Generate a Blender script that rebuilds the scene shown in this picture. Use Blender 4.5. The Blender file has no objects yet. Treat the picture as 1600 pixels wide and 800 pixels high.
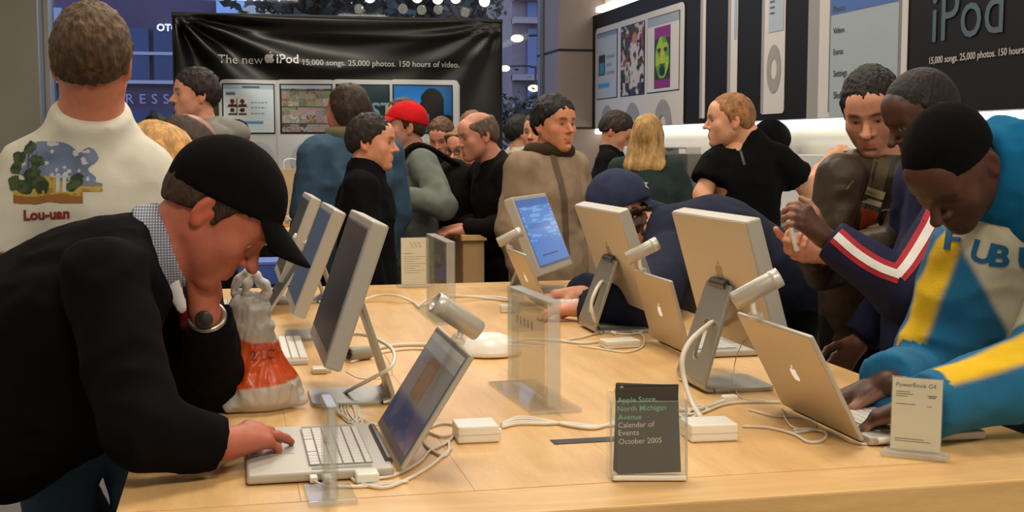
import bpy, bmesh, math, random
import numpy as np
from mathutils import Vector, Matrix
from mathutils.bvhtree import BVHTree

S = bpy.context.scene
COL = S.collection
PI = math.pi
rnd = random.Random(7)

# ------------------------------------------------------------------ camera
FPX = 1944.0
PITCH = math.atan(174 / 1944.0)
YAW = math.radians(12.70)
HT = 0.914                      # top of the big table
HC = HT + 0.554                 # eye height
cam_data = bpy.data.cameras.new('camera')
cam = bpy.data.objects.new('camera', cam_data)
COL.objects.link(cam)
cam_data.sensor_width = 36.0
cam_data.lens = FPX / 1600.0 * 36.0
cam_data.clip_start = 0.05
cam_data.clip_end = 300
cam.location = (0, 0, HC)
cam.rotation_euler = (PI / 2 - PITCH, 0, -YAW)
S.camera = cam

_Fh = np.array([math.sin(YAW), math.cos(YAW), 0]); _R = np.array([math.cos(YAW), -math.sin(YAW), 0]); _Z = np.array([0, 0, 1.])
_F = _Fh * math.cos(PITCH) - _Z * math.sin(PITCH); _U = _Fh * math.sin(PITCH) + _Z * math.cos(PITCH)
_C = np.array([0, 0, HC])
def _ray(x, y): return _F + _R * ((x - 800) / FPX) - _U * ((y - 400) / FPX)
def at(x, y, Y):
    """the point at depth Y of the room that the photograph shows at x, y"""
    d = _ray(x, y); return _C + d * (Y / d[1])
def atX(x, y, X):
    d = _ray(x, y); return _C + d * (X / d[0])
def atZ(x, y, z=HT):
    d = _ray(x, y); return _C + d * ((z - HC) / d[2])

# ------------------------------------------------------------------ render look
S.view_settings.view_transform = 'Standard'
S.view_settings.look = 'None'
S.view_settings.gamma = 1.0
S.view_settings.use_curve_mapping = False
S.view_settings.exposure = 0.0
try:
    S.cycles.use_denoising = True
    S.cycles.max_bounces = 8
    S.cycles.transparent_max_bounces = 24
    S.cycles.sample_clamp_indirect = 4.0
    S.cycles.caustics_reflective = False
    S.cycles.caustics_refractive = False
except Exception:
    pass

# ------------------------------------------------------------------ world: an overcast dusk sky
W = bpy.data.worlds.new('dusk'); S.world = W; W.use_nodes = True
nt = W.node_tree; nt.nodes.clear()
wo = nt.nodes.new('ShaderNodeOutputWorld'); bg = nt.nodes.new('ShaderNodeBackground')
bg.inputs['Color'].default_value = (0.40, 0.52, 0.86, 1); bg.inputs['Strength'].default_value = 2.0
nt.links.new(bg.outputs[0], wo.inputs[0])

def area(name, loc, rot, sx, sy, power, color):
    l = bpy.data.lights.new(name, 'AREA'); l.shape = 'RECTANGLE'; l.size = sx; l.size_y = sy
    l.energy = power; l.color = color
    o = bpy.data.objects.new(name, l); COL.objects.link(o); o.location = loc; o.rotation_euler = rot
    return o
WARM = (1.0, 0.89, 0.74)
# rows of ceiling lamps over the shop floor
for i, (x, y, p) in enumerate([(0.7, 3.2, 46), (0.6, 6.2, 42), (2.7, 4.6, 26), (-2.2, 4.0, 20), (0.8, 9.0, 46), (0.4, -0.6, 70), (2.5, 0.2, 30), (2.4, 8.0, 30)]):
    area('ceiling_lamp', (x, y, 3.9), (0, 0, 0), 0.9, 0.9, p * 1.16, WARM)

# ------------------------------------------------------------------ helpers
def lin(c):
    """sRGB 0..255 -> linear"""
    out = []
    for v in c[:3]:
        v = v / 255.0
        out.append(v / 12.92 if v <= 0.04045 else ((v + 0.055) / 1.055) ** 2.4)
    return tuple(out)
def tag(o, label=None, cat=None, group=None, kind=None):
    if label: o['label'] = label
    if cat: o['category'] = cat
    if group: o['group'] = group
    if kind: o['kind'] = kind
    return o
def empty(name, loc, label=None, cat=None, group=None, rz=0.0):
    o = bpy.data.objects.new(name, None); COL.objects.link(o)
    o.location = loc; o.rotation_euler = (0, 0, rz); o.empty_display_size = 0.1
    return tag(o, label, cat, group)
def world_of(p):
    L = Matrix.Translation(p.location) @ p.rotation_euler.to_matrix().to_4x4()
    return L if p.parent is None else world_of(p.parent) @ p.matrix_parent_inverse @ L
def link(name, me, mat=None, parent=None, world=True):
    """link a mesh; world=True: the mesh is in world coordinates even under a parent"""
    o = bpy.data.objects.new(name, me); COL.objects.link(o)
    if mat is not None:
        if isinstance(mat, (list, tuple)):
            for m in mat: me.materials.append(m)
        elif not me.materials: me.materials.append(mat)
    if parent is not None:
        o.parent = parent
        if world:
            M = world_of(parent)
            o.matrix_parent_inverse = M.inverted()
    return o
def copy_tree(o, parent=None, loc=None):
    c = o.copy(); COL.objects.link(c)
    if parent is not None: c.parent = parent
    for ch in list(o.children): copy_tree(ch, c)
    return c

# ---- materials
MATS = {}
def mat(name, color, rough=0.6, metal=0.0, noise=0.0, nscale=20.0, bump=0.0, bscale=200.0, vcol=False, sheen=0.0,
        spec=0.5, emit=0.0, trans=0.0, coat=0.0, stretch=None, coords='Object'):
    if name in MATS: return MATS[name]
    m = bpy.data.materials.new(name); m.use_nodes = True
    N = m.node_tree.nodes; L = m.node_tree.links
    b = N['Principled BSDF']
    b.inputs['Roughness'].default_value = rough; b.inputs['Metallic'].default_value = metal
    b.inputs['Specular IOR Level'].default_value = spec
    b.inputs['Sheen Weight'].default_value = sheen
    b.inputs['Coat Weight'].default_value = coat
    b.inputs['Transmission Weight'].default_value = trans
    c = (*lin(color), 1)
    b.inputs['Base Color'].default_value = c
    src = None
    if vcol:
        a = N.new('ShaderNodeAttribute'); a.attribute_name = 'Col'; src = a.outputs['Color']
    tc = None
    if noise or bump:
        tc = N.new('ShaderNodeTexCoord'); mp = N.new('ShaderNodeMapping')
        L.new(tc.outputs[coords], mp.inputs[0])
        if stretch: mp.inputs['Scale'].default_value = stretch
    if noise:
        n = N.new('ShaderNodeTexNoise'); n.inputs['Scale'].default_value = nscale; n.inputs['Detail'].default_value = 5
        L.new(mp.outputs[0], n.inputs[0])
        r = N.new('ShaderNodeMapRange'); r.inputs['From Min'].default_value = 0.3; r.inputs['From Max'].default_value = 0.7
        r.inputs['To Min'].default_value = 1 - noise; r.inputs['To Max'].default_value = 1 + noise
        L.new(n.outputs[0], r.inputs[0])
        mx = N.new('ShaderNodeMix'); mx.data_type = 'RGBA'; mx.blend_type = 'MULTIPLY'; mx.inputs[0].default_value = 1
        if src is not None: L.new(src, mx.inputs[6])
        else: mx.inputs[6].default_value = c
        L.new(r.outputs[0], mx.inputs[7]); src = mx.outputs[2]
    if src is not None: L.new(src, b.inputs['Base Color'])
    if emit:
        b.inputs['Emission Strength'].default_value = emit
        if src is not None: L.new(src, b.inputs['Emission Color'])
        else: b.inputs['Emission Color'].default_value = c
    if bump:
        n2 = N.new('ShaderNodeTexNoise'); n2.inputs['Scale'].default_value = bscale; n2.inputs['Detail'].default_value = 3
        L.new(mp.outputs[0], n2.inputs[0])
        bp = N.new('ShaderNodeBump'); bp.inputs['Strength'].default_value = bump; bp.inputs['Distance'].default_value = 0.01
        L.new(n2.outputs[0], bp.inputs['Height']); L.new(bp.outputs[0], b.inputs['Normal'])
    MATS[name] = m
    return m
def clear_mat(name, tint=(0.97, 0.98, 0.97), gloss=1.0, rough=0.03, haze=0.0):
    """thin clear acrylic: lets the light through, reflects by angle, a little milky"""
    if name in MATS: return MATS[name]
    m = bpy.data.materials.new(name); m.use_nodes = True
    N = m.node_tree.nodes; L = m.node_tree.links
    for n in list(N):
        if n.type == 'BSDF_PRINCIPLED': N.remove(n)
    out = [n for n in N if n.type == 'OUTPUT_MATERIAL'][0]
    t = N.new('ShaderNodeBsdfTransparent'); t.inputs[0].default_value = (*tint, 1)
    g = N.new('ShaderNodeBsdfGlossy'); g.inputs['Roughness'].default_value = rough
    f = N.new('ShaderNodeLayerWeight'); f.inputs[0].default_value = .5
    pw = N.new('ShaderNodeMath'); pw.operation = 'POWER'; pw.inputs[1].default_value = 4.0; L.new(f.outputs['Facing'], pw.inputs[0])
    k = N.new('ShaderNodeMath'); k.operation = 'MULTIPLY_ADD'; k.inputs[1].default_value = .45 * gloss; k.inputs[2].default_value = .04 * gloss
    L.new(pw.outputs[0], k.inputs[0])
    mx = N.new('ShaderNodeMixShader'); L.new(k.outputs[0], mx.inputs[0]); L.new(t.outputs[0], mx.inputs[1]); L.new(g.outputs[0], mx.inputs[2])
    last = mx
    if haze:
        d = N.new('ShaderNodeBsdfDiffuse'); d.inputs[0].default_value = (0.85, 0.85, 0.83, 1)
        m2 = N.new('ShaderNodeMixShader'); m2.inputs[0].default_value = haze
        L.new(mx.outputs[0], m2.inputs[1]); L.new(d.outputs[0], m2.inputs[2]); last = m2
    L.new(last.outputs[0], out.inputs[0])
    MATS[name] = m
    return m

# ---- plain meshes
def mesh_np(name, V, Fq, smooth=True, col=None, fmat=None):
    """V (n,3), Fq (m,4) or (m,3)"""
    V = np.asarray(V, np.float32); Fq = np.asarray(Fq, np.int32)
    me = bpy.data.meshes.new(name)
    k = Fq.shape[1]
    me.vertices.add(len(V)); me.vertices.foreach_set('co', V.ravel())
    me.loops.add(Fq.size); me.loops.foreach_set('vertex_index', Fq.ravel())
    me.polygons.add(len(Fq)); me.polygons.foreach_set('loop_start', np.arange(0, Fq.size, k, dtype=np.int32))
    try: me.polygons.foreach_set('loop_total', np.full(len(Fq), k, np.int32))
    except Exception: pass
    if smooth: me.polygons.foreach_set('use_smooth', np.ones(len(Fq), bool))
    if fmat is not None: me.polygons.foreach_set('material_index', np.asarray(fmat, np.int32))
    me.update(calc_edges=True)
    if col is not None:
        a = me.color_attributes.new('Col', 'FLOAT_COLOR', 'POINT')
        c = np.ones((len(V), 4), np.float32); c[:, :3] = col
        a.data.foreach_set('color', c.ravel())
    me.validate()
    return me
def bm_mesh(name, bm, smooth=False):
    me = bpy.data.meshes.new(name)
    bmesh.ops.recalc_face_normals(bm, faces=bm.faces)
    bm.to_mesh(me); bm.free()
    if smooth:
        for p in me.polygons: p.use_smooth = True
    return me
def bm_box(bm, c, s, bevel=0.0, M=None, seg=2):
    r = bmesh.ops.create_cube(bm, size=1.0)
    vs = r['verts']
    for v in vs: v.co = Vector((v.co.x * s[0], v.co.y * s[1], v.co.z * s[2]))
    if bevel > 0:
        es = list({e for v in vs for e in v.link_edges})
        r2 = bmesh.ops.bevel(bm, geom=es, offset=bevel, segments=seg, affect='EDGES', profile=0.5)
        vs = list({v for f in r2['faces'] for v in f.verts} | {v for v in vs if v.is_valid})
    T = Matrix.Translation(Vector(c)) if M is None else M @ Matrix.Translation(Vector(c))
    for v in vs: v.co = T @ v.co
    return vs
def box(name, c, s, mt, parent=None, bevel=0.003, M=None, world=True, seg=2):
    bm = bmesh.new(); bm_box(bm, c, s, bevel, M, seg)
    return link(name, bm_mesh(name, bm), mt, parent, world)
def frame_of(d, up=(0, 0, 1)):
    """4x4 with z along d"""
    z = Vector(d).normalized(); u = Vector(up)
    if abs(z.dot(u)) > 0.98: u = Vector((1, 0, 0))
    x = u.cross(z).normalized(); y = z.cross(x)
    return Matrix((x, y, z)).transposed().to_4x4()
def bm_lathe(bm, prof, seg=24, M=None):
    """prof: list of (r, z)"""
    rings = []
    for r, z in prof:
        if r < 1e-6: rings.append([bm.verts.new((0, 0, z))])
        else: rings.append([bm.verts.new((r * math.cos(2 * PI * i / seg), r * math.sin(2 * PI * i / seg), z)) for i in range(seg)])
    for a, b in zip(rings, rings[1:]):
        for i in range(seg):
            j = (i + 1) % seg
            if len(a) == 1 and len(b) == 1: continue
            if len(a) == 1: bm.faces.new((a[0], b[i], b[j]))
            elif len(b) == 1: bm.faces.new((a[i], a[j], b[0]))
            else: bm.faces.new((a[i], a[j], b[j], b[i]))
    if M is not None:
        for rg in rings:
            for v in rg: v.co = M @ v.co
def lathe(name, prof, mt, parent=None, M=None, seg=24, world=True, smooth=True):
    bm = bmesh.new(); bm_lathe(bm, prof, seg, M)
    return link(name, bm_mesh(name, bm, smooth), mt, parent, world)
def tube_np(pts, rad, seg=8, close=True):
    """a tube round a polyline; returns V, F"""
    P = np.asarray(pts, float); n = len(P)
    T = np.gradient(P, axis=0); T /= np.linalg.norm(T, axis=1)[:, None] + 1e-9
    rads = np.broadcast_to(np.asarray(rad, float), (n,))
    up = np.array([0, 0, 1.]) if abs(T[0][2]) < 0.9 else np.array([1., 0, 0])
    V = []; x = np.cross(up, T[0]); x /= np.linalg.norm(x)
    a = np.arange(seg) * 2 * PI / seg
    for i in range(n):
        x = x - T[i] * (x @ T[i]); x /= np.linalg.norm(x) + 1e-9
        y = np.cross(T[i], x)
        V.append(P[i] + rads[i] * (np.cos(a)[:, None] * x + np.sin(a)[:, None] * y))
    V = np.concatenate(V); F = []
    for i in range(n - 1):
        for j in range(seg):
            k = (j + 1) % seg
            F.append((i * seg + j, i * seg + k, (i + 1) * seg + k, (i + 1) * seg + j))
    if close:
        c0 = len(V); V = np.vstack([V, P[0], P[-1]])
        for j in range(seg):
            k = (j + 1) % seg
            F.append((c0, k, j, j)); F.append((c0 + 1, (n - 1) * seg + j, (n - 1) * seg + k, (n - 1) * seg + k))
    return V, F
def poly_mesh(name, V, F, smooth=True):
    me = bpy.data.meshes.new(name)
    me.from_pydata([tuple(v) for v in V], [], [tuple(dict.fromkeys(f)) for f in F])
    if smooth: me.polygons.foreach_set('use_smooth', np.ones(len(me.polygons), bool))
    me.update(); return me
def spline(pts, n=40):
    """Catmull-Rom through points"""
    P = np.asarray(pts, float)
    if len(P) < 3:
        t = np.linspace(0, 1, n)[:, None]; return P[0] * (1 - t) + P[-1] * t
    Q = np.vstack([2 * P[0] - P[1], P, 2 * P[-1] - P[-2]])
    out = []; m = max(2, n // (len(P) - 1))
    for i in range(len(P) - 1):
        p0, p1, p2, p3 = Q[i:i + 4]
        for t in np.linspace(0, 1, m, endpoint=False):
            out.append(0.5 * (2 * p1 + (p2 - p0) * t + (2 * p0 - 5 * p1 + 4 * p2 - p3) * t * t + (-p0 + 3 * p1 - 3 * p2 + p3) * t ** 3))
    out.append(P[-1]); return np.array(out)
def tube(name, pts, rad, mt, parent=None, n=40, seg=8, smooth_path=True):
    V, F = tube_np(spline(pts, n) if smooth_path else pts, rad, seg)
    return link(name, poly_mesh(name, V, F), mt, parent)
def plate_mesh(name, outer, holes, thick, M=None, bevel=0.0):
    """a flat plate with holes, its outline in the local xy plane"""
    cu = bpy.data.curves.new(name + '_c', 'CURVE'); cu.dimensions = '2D'; cu.fill_mode = 'BOTH'
    cu.extrude = thick / 2; cu.bevel_depth = bevel; cu.bevel_resolution = 1
    for pts in [outer] + list(holes):
        sp = cu.splines.new('POLY'); sp.points.add(len(pts) - 1); sp.use_cyclic_u = True
        for i, p in enumerate(pts): sp.points[i].co = (p[0], p[1], 0, 1)
    o = bpy.data.objects.new('tmp', cu); COL.objects.link(o)
    me = bpy.data.meshes.new_from_object(o.evaluated_get(bpy.context.evaluated_depsgraph_get()))
    bpy.data.objects.remove(o); bpy.data.curves.remove(cu)
    if M is not None: me.transform(M)
    me.name = name
    return me
def round_rect(w, h, r, cx=0, cy=0, n=5):
    out = []
    for (sx, sy, a0) in ((1, 1, 0), (-1, 1, 90), (-1, -1, 180), (1, -1, 270)):
        for i in range(n + 1):
            a = math.radians(a0 + 90 * i / n)
            out.append((cx + sx * (w / 2 - r) + r * math.cos(a), cy + sy * (h / 2 - r) + r * math.sin(a)))
    return out
def text_mesh(name, s, size=1.0, thick=0.0, width=None, align='LEFT', offset=0.0, spacing=1.0):
    """text as a mesh in the local xy plane; width rescales it to that length"""
    cu = bpy.data.curves.new(name + '_t', 'FONT'); cu.body = s; cu.size = size; cu.extrude = thick / 2
    cu.align_x = 'LEFT'; cu.resolution_u = 3; cu.offset = offset; cu.space_character = spacing
    o = bpy.data.objects.new('tmp', cu); COL.objects.link(o)
    bpy.context.view_layer.update()
    me = bpy.data.meshes.new_from_object(o.evaluated_get(bpy.context.evaluated_depsgraph_get()))
    bpy.data.objects.remove(o); bpy.data.curves.remove(cu)
    xs = [v.co.x for v in me.vertices]
    if not xs: return me
    x0, x1 = min(xs), max(xs)
    k = 1.0 if width is None else width / (x1 - x0)
    sh = {'LEFT': x0, 'CENTER': (x0 + x1) / 2, 'RIGHT': x1}[align]
    me.transform(Matrix.Diagonal((k, k if width is not None else 1, 1, 1)) @ Matrix.Translation((-sh, 0, 0)))
    me.name = name
    return me
def basis(o, x, y, z):
    M = Matrix((Vector(x), Vector(y), Vector(z))).transposed().to_4x4()
    return Matrix.Translation(Vector(o)) @ M
APPLE = None
def apple_outline(s=1.0):
    """outline of the bitten apple mark and its leaf, about s tall"""
    body = [(0, .28), (.07, .30), (.16, .335), (.25, .33), (.33, .29), (.375, .235), (.31, .17), (.285, .08), (.30, -.01), (.345, -.085), (.40, -.125),
            (.375, -.21), (.32, -.30), (.26, -.37), (.20, -.40), (.14, -.39), (.07, -.365), (0, -.36), (-.06, -.37), (-.13, -.395), (-.20, -.39), (-.27, -.33),
            (-.34, -.22), (-.38, -.09), (-.385, .04), (-.36, .16), (-.30, .26), (-.21, .32), (-.12, .325), (-.05, .30)]
    leaf = [(0.0, .36), (.015, .44), (.06, .52), (.13, .575), (.175, .585), (.17, .50), (.125, .42), (.06, .37)]
    return [(x * s, y * s) for x, y in body], [(x * s, y * s) for x, y in leaf]
def apple_mesh(name, s, M, thick=0.0006):
    a, b = apple_outline(s)
    me = plate_mesh(name, a, [b], thick, M)
    return me
def paint_grid(name, o, ex, ey, nx, ny, fn, push=None):
    """flat printed sheet: vertex colours from fn(u, v) (arrays 0..1) -> (n,3) linear rgb"""
    u, v = np.meshgrid(np.linspace(0, 1, nx), np.linspace(0, 1, ny), indexing='ij')
    u = u.ravel(); v = v.ravel()
    V = np.asarray(o) + u[:, None] * np.asarray(ex) + v[:, None] * np.asarray(ey)
    i, j = np.meshgrid(np.arange(nx - 1), np.arange(ny - 1), indexing='ij'); i = i.ravel(); j = j.ravel()
    F = np.stack([i * ny + j, (i + 1) * ny + j, (i + 1) * ny + j + 1, i * ny + j + 1], 1)
    return mesh_np(name, V, F, False, fn(u, v))

# ---- noise
def _hash(i, j, k, seed):
    h = (i * 374761393 + j * 668265263 + k * 2147483647 + seed * 1274126177) & 0xffffffff
    h = ((h ^ (h >> 13)) * 1274126177) & 0xffffffff
    return ((h ^ (h >> 16)) & 0xffff) / 65535.0
def noise3(P, f, seed=0):
    """value noise, -1..1"""
    Q = np.asarray(P, float) * f + 1000.0; I = np.floor(Q).astype(np.int64); t = Q - I; t = t * t * (3 - 2 * t)
    r = 0
    for a in (0, 1):
        for b in (0, 1):
            for c in (0, 1):
                w = (t[:, 0] if a else 1 - t[:, 0]) * (t[:, 1] if b else 1 - t[:, 1]) * (t[:, 2] if c else 1 - t[:, 2])
                r = r + w * _hash(I[:, 0] + a, I[:, 1] + b, I[:, 2] + c, seed)
    return r * 2 - 1

# ---- sculpting: smooth unions of tapered limbs and ellipsoids, meshed by surface nets
class Sculpt:
    def __init__(s): s.ops = []
    def cone(s, a, b, ra, rb=None, k=0.02, n=None, q=1.0, mode='u'):
        """tapered limb from a to b; q>1 flattens it along n"""
        a = np.asarray(a, float); b = np.asarray(b, float); rb = ra if rb is None else rb
        R = max(ra, rb); s.ops.append((mode, 'c', np.minimum(a, b) - R, np.maximum(a, b) + R, k, (a, b, ra, rb, None if n is None else np.asarray(n, float) / np.linalg.norm(n), q)))
        return s
    def ell(s, c, r, A=None, k=0.02, mode='u'):
        c = np.asarray(c, float); r = np.asarray(r, float) * np.ones(3)
        A = np.eye(3) if A is None else np.asarray(A, float)      # rows: the axes
        R = np.sqrt(((A * r[:, None]) ** 2).sum(0))
        s.ops.append((mode, 'e', c - R, c + R, k, (c, r, A))); return s
    def chain(s, pts, rads, k=0.02, n=None, q=1.0):
        for i in range(len(pts) - 1): s.cone(pts[i], pts[i + 1], rads[i], rads[i + 1], k if i else k, n, q)
        return s
    def cut(s, c, n, rad=None):
        """throw away what lies on the n side of the plane (within rad of c)"""
        n = np.asarray(n, float); n = n / np.linalg.norm(n)
        s.ops.append(('p', 'p', None, None, 0, (np.asarray(c, float), n, rad))); return s
    def mesh(s, res, crop=None):
        us = [o for o in s.ops if o[0] == 'u']
        lo = np.min([o[2] for o in us], 0) - res * 2.5; hi = np.max([o[3] for o in us], 0) + res * 2.5
        if crop is not None: lo = np.maximum(lo, crop[0]); hi = np.minimum(hi, crop[1])
        n = np.maximum(4, np.ceil((hi - lo) / res).astype(int) + 1)
        ax = [lo[d] + np.arange(n[d]) * res for d in range(3)]
        Fd = np.full(tuple(n), 1.0, np.float32)
        for mode, ty, l, h, k, pr in s.ops:
            if ty == 'p':
                c, nn, rad = pr
                if rad is None: sl = (slice(None),) * 3
                else: sl = tuple(slice(max(0, int((c[d] - rad - lo[d]) / res)), max(0, int((c[d] + rad - lo[d]) / res) + 2)) for d in range(3))
            else:
                m = k + 2.5 * res
                sl = tuple(slice(max(0, int((l[d] - m - lo[d]) / res)), max(0, int((h[d] + m - lo[d]) / res) + 2)) for d in range(3))
            X = ax[0][sl[0]][:, None, None]; Y = ax[1][sl[1]][None, :, None]; Z = ax[2][sl[2]][None, None, :]
            if X.size == 0 or Y.size == 0 or Z.size == 0: continue
            if ty == 'c':
                a, b, ra, rb, nn, q = pr
                dx, dy, dz = X - a[0], Y - a[1], Z - a[2]
                v = b - a; vv = v @ v + 1e-12
                t = np.clip((dx * v[0] + dy * v[1] + dz * v[2]) / vv, 0, 1)
                ex, ey, ez = dx - t * v[0], dy - t * v[1], dz - t * v[2]
                d2 = ex * ex + ey * ey + ez * ez
                if nn is not None and q != 1.0:
                    pn = ex * nn[0] + ey * nn[1] + ez * nn[2]; d2 = d2 + (q * q - 1) * pn * pn
                d = np.sqrt(d2) - (ra + (rb - ra) * t)
                if q > 1.0: d = d / math.sqrt(q)
            elif ty == 'e':
                c, r, A = pr
                dx, dy, dz = X - c[0], Y - c[1], Z - c[2]
                q0 = (dx * A[0, 0] + dy * A[0, 1] + dz * A[0, 2]); q1 = (dx * A[1, 0] + dy * A[1, 1] + dz * A[1, 2]); q2 = (dx * A[2, 0] + dy * A[2, 1] + dz * A[2, 2])
                k0 = np.sqrt((q0 / r[0]) ** 2 + (q1 / r[1]) ** 2 + (q2 / r[2]) ** 2)
                k1 = np.sqrt((q0 / r[0] ** 2) ** 2 + (q1 / r[1] ** 2) ** 2 + (q2 / r[2] ** 2) ** 2) + 1e-9
                d = k0 * (k0 - 1) / k1
            else:
                c, nn, rad = pr
                d = (X - c[0]) * nn[0] + (Y - c[1]) * nn[1] + (Z - c[2]) * nn[2]
                if rad is not None:
                    rr = np.sqrt((X - c[0]) ** 2 + (Y - c[1]) ** 2 + (Z - c[2]) ** 2)
                    d = np.minimum(d, rad - rr)
                Fd[sl] = np.maximum(Fd[sl], d); continue
            f = Fd[sl]
            if mode == 'u':
                hh = np.maximum(k - np.abs(f - d), 0) / max(k, 1e-6)
                Fd[sl] = np.minimum(f, d) - hh * hh * k * 0.25
            elif mode == 's':
                hh = np.maximum(k - np.abs(f + d), 0) / max(k, 1e-6)
                Fd[sl] = np.maximum(f, -d) + hh * hh * k * 0.25
            elif mode == 'i':
                Fd[sl] = np.maximum(f, d)
        # close the borders of the grid
        for d in range(3):
            i0 = [slice(None)] * 3; i0[d] = 0; Fd[tuple(i0)] = 1.0; i0[d] = -1; Fd[tuple(i0)] = 1.0
        return nets(Fd, lo, res)
_CO = np.array([(a, b, c) for a in (0, 1) for b in (0, 1) for c in (0, 1)])
_ED = [(i, j) for i in range(8) for j in range(i + 1, 8) if abs(_CO[i] - _CO[j]).sum() == 1]
def nets(Fd, lo, res):
    ins = Fd < 0
    c = ins[:-1, :-1, :-1].astype(np.int8)
    tot = np.zeros_like(c)
    for a, b, e in _CO:
        tot = tot + ins[a:ins.shape[0] - 1 + a, b:ins.shape[1] - 1 + b, e:ins.shape[2] - 1 + e]
    mix = (tot > 0) & (tot < 8)
    idx = np.argwhere(mix)
    G = np.stack([Fd[idx[:, 0] + a, idx[:, 1] + b, idx[:, 2] + e] for a, b, e in _CO], 1).astype(float)
    acc = np.zeros((len(idx), 3)); cnt = np.zeros(len(idx))
    for i, j in _ED:
        ch = (G[:, i] < 0) != (G[:, j] < 0)
        t = G[:, i] / np.where(ch, G[:, i] - G[:, j], 1)
        p = _CO[i] + t[:, None] * (_CO[j] - _CO[i])
        acc[ch] += p[ch]; cnt[ch] += 1
    V = (idx + acc / cnt[:, None]) * res + lo
    vid = np.full(mix.shape, -1, np.int32); vid[mix] = np.arange(len(idx))
    Q = []
    for d in range(3):
        s0 = [slice(None)] * 3; s1 = [slice(None)] * 3; s0[d] = slice(0, -1); s1[d] = slice(1, None)
        a = ins[tuple(s0)]; b = ins[tuple(s1)]
        e = np.argwhere(a != b)
        o1, o2 = (d + 1) % 3, (d + 2) % 3
        ok = (e[:, o1] > 0) & (e[:, o2] > 0) & (e[:, o1] < Fd.shape[o1] - 1) & (e[:, o2] < Fd.shape[o2] - 1)
        e = e[ok]; up = a[tuple(e.T)]
        def cell(x, y):
            q = e.copy(); q[:, o1] += x; q[:, o2] += y; return vid[tuple(q.T)]
        q = np.stack([cell(-1, -1), cell(0, -1), cell(0, 0), cell(-1, 0)], 1)
        q[~up] = q[~up][:, ::-1]
        Q.append(q)
    return V, np.concatenate(Q)
def normals_of(V, Fq):
    n = np.cross(V[Fq[:, 2]] - V[Fq[:, 0]], V[Fq[:, 3]] - V[Fq[:, 1]])
    N = np.zeros_like(V)
    for i in range(4): np.add.at(N, Fq[:, i], n)
    return N / (np.linalg.norm(N, axis=1)[:, None] + 1e-12)
def folds(V, Fq, amp, f=14.0, seed=0, stretch=(1, 1, 1)):
    """cloth folds: ridged noise along the normals"""
    N = normals_of(V, Fq); P = V * np.asarray(stretch)
    w = noise3(P + 0.05 * noise3(P, 9, seed + 5)[:, None], f, seed)
    r = 1 - 2 * np.abs(w)
    r2 = 1 - 2 * np.abs(noise3(P, f * 2.3, seed + 1))
    return V + N * (amp * (0.7 * r + 0.3 * r2) - amp * 0.3)[:, None]
# ------------------------------------------------------------------ people
SK_LIGHT = (214, 150, 120); SK_PALE = (222, 165, 138); SK_RED = (196, 124, 98); SK_DARK = (78, 47, 34); SK_TAN = (196, 134, 98)
M_SKIN = mat('skin', (255, 255, 255), 0.5, vcol=True, noise=0.06, nscale=60, bump=0.06, bscale=260, spec=0.4)
M_HAIR = mat('hair', (255, 255, 255), 0.6, vcol=True, noise=0.35, nscale=70, bump=0.5, bscale=150, spec=0.35, stretch=(1, 1, 0.35))
def cloth(name, c, rough=0.9, noise=0.1, bump=0.15, bscale=300, sheen=0.0, nscale=25, spec=0.1, vcol=False):
    if max(c) < 62: c = tuple(v * .55 for v in c)
    return mat('cloth_' + name, c, rough, noise=noise, nscale=nscale, bump=bump, bscale=bscale, sheen=sheen, spec=spec, vcol=vcol)
def unit(v): v = np.asarray(v, float); return v / (np.linalg.norm(v) + 1e-12)
def rot_about(v, a, ang):
    a = unit(a); v = np.asarray(v, float)
    return v * math.cos(ang) + np.cross(a, v) * math.sin(ang) + a * (a @ v) * (1 - math.cos(ang))
def smooth01(x, a, b):
    t = np.clip((x - a) / (b - a), 0, 1); return t * t * (3 - 2 * t)

class Frame:
    """head or hand frame: x to its right, y forward, z up"""
    def __init__(s, o, fwd, up, sc=1.0):
        s.o = np.asarray(o, float); s.y = unit(fwd); up = np.asarray(up, float); s.z = unit(up - s.y * (s.y @ up)); s.x = np.cross(s.y, s.z); s.s = sc
    def w(s, p):
        p = np.asarray(p, float); return s.o + s.s * (p[..., 0:1] * s.x + p[..., 1:2] * s.y + p[..., 2:3] * s.z)
    def l(s, P):
        d = (np.asarray(P, float) - s.o) / s.s; return np.stack([d @ s.x, d @ s.y, d @ s.z], -1)
def head_frame(o, heading, pitch=0, roll=0, sc=1.0):
    """heading in degrees (0 = +X, 90 = +Y); pitch > 0 looks down"""
    h = math.radians(heading); f = np.array([math.cos(h), math.sin(h), 0.]); r = np.array([math.sin(h), -math.cos(h), 0.]); u = np.array([0, 0, 1.])
    p = math.radians(pitch); f2 = f * math.cos(p) - u * math.sin(p); u2 = u * math.cos(p) + f * math.sin(p)
    q = math.radians(roll); u3 = u2 * math.cos(q) + r * math.sin(q)
    return Frame(o, f2, u3, sc)

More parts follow.
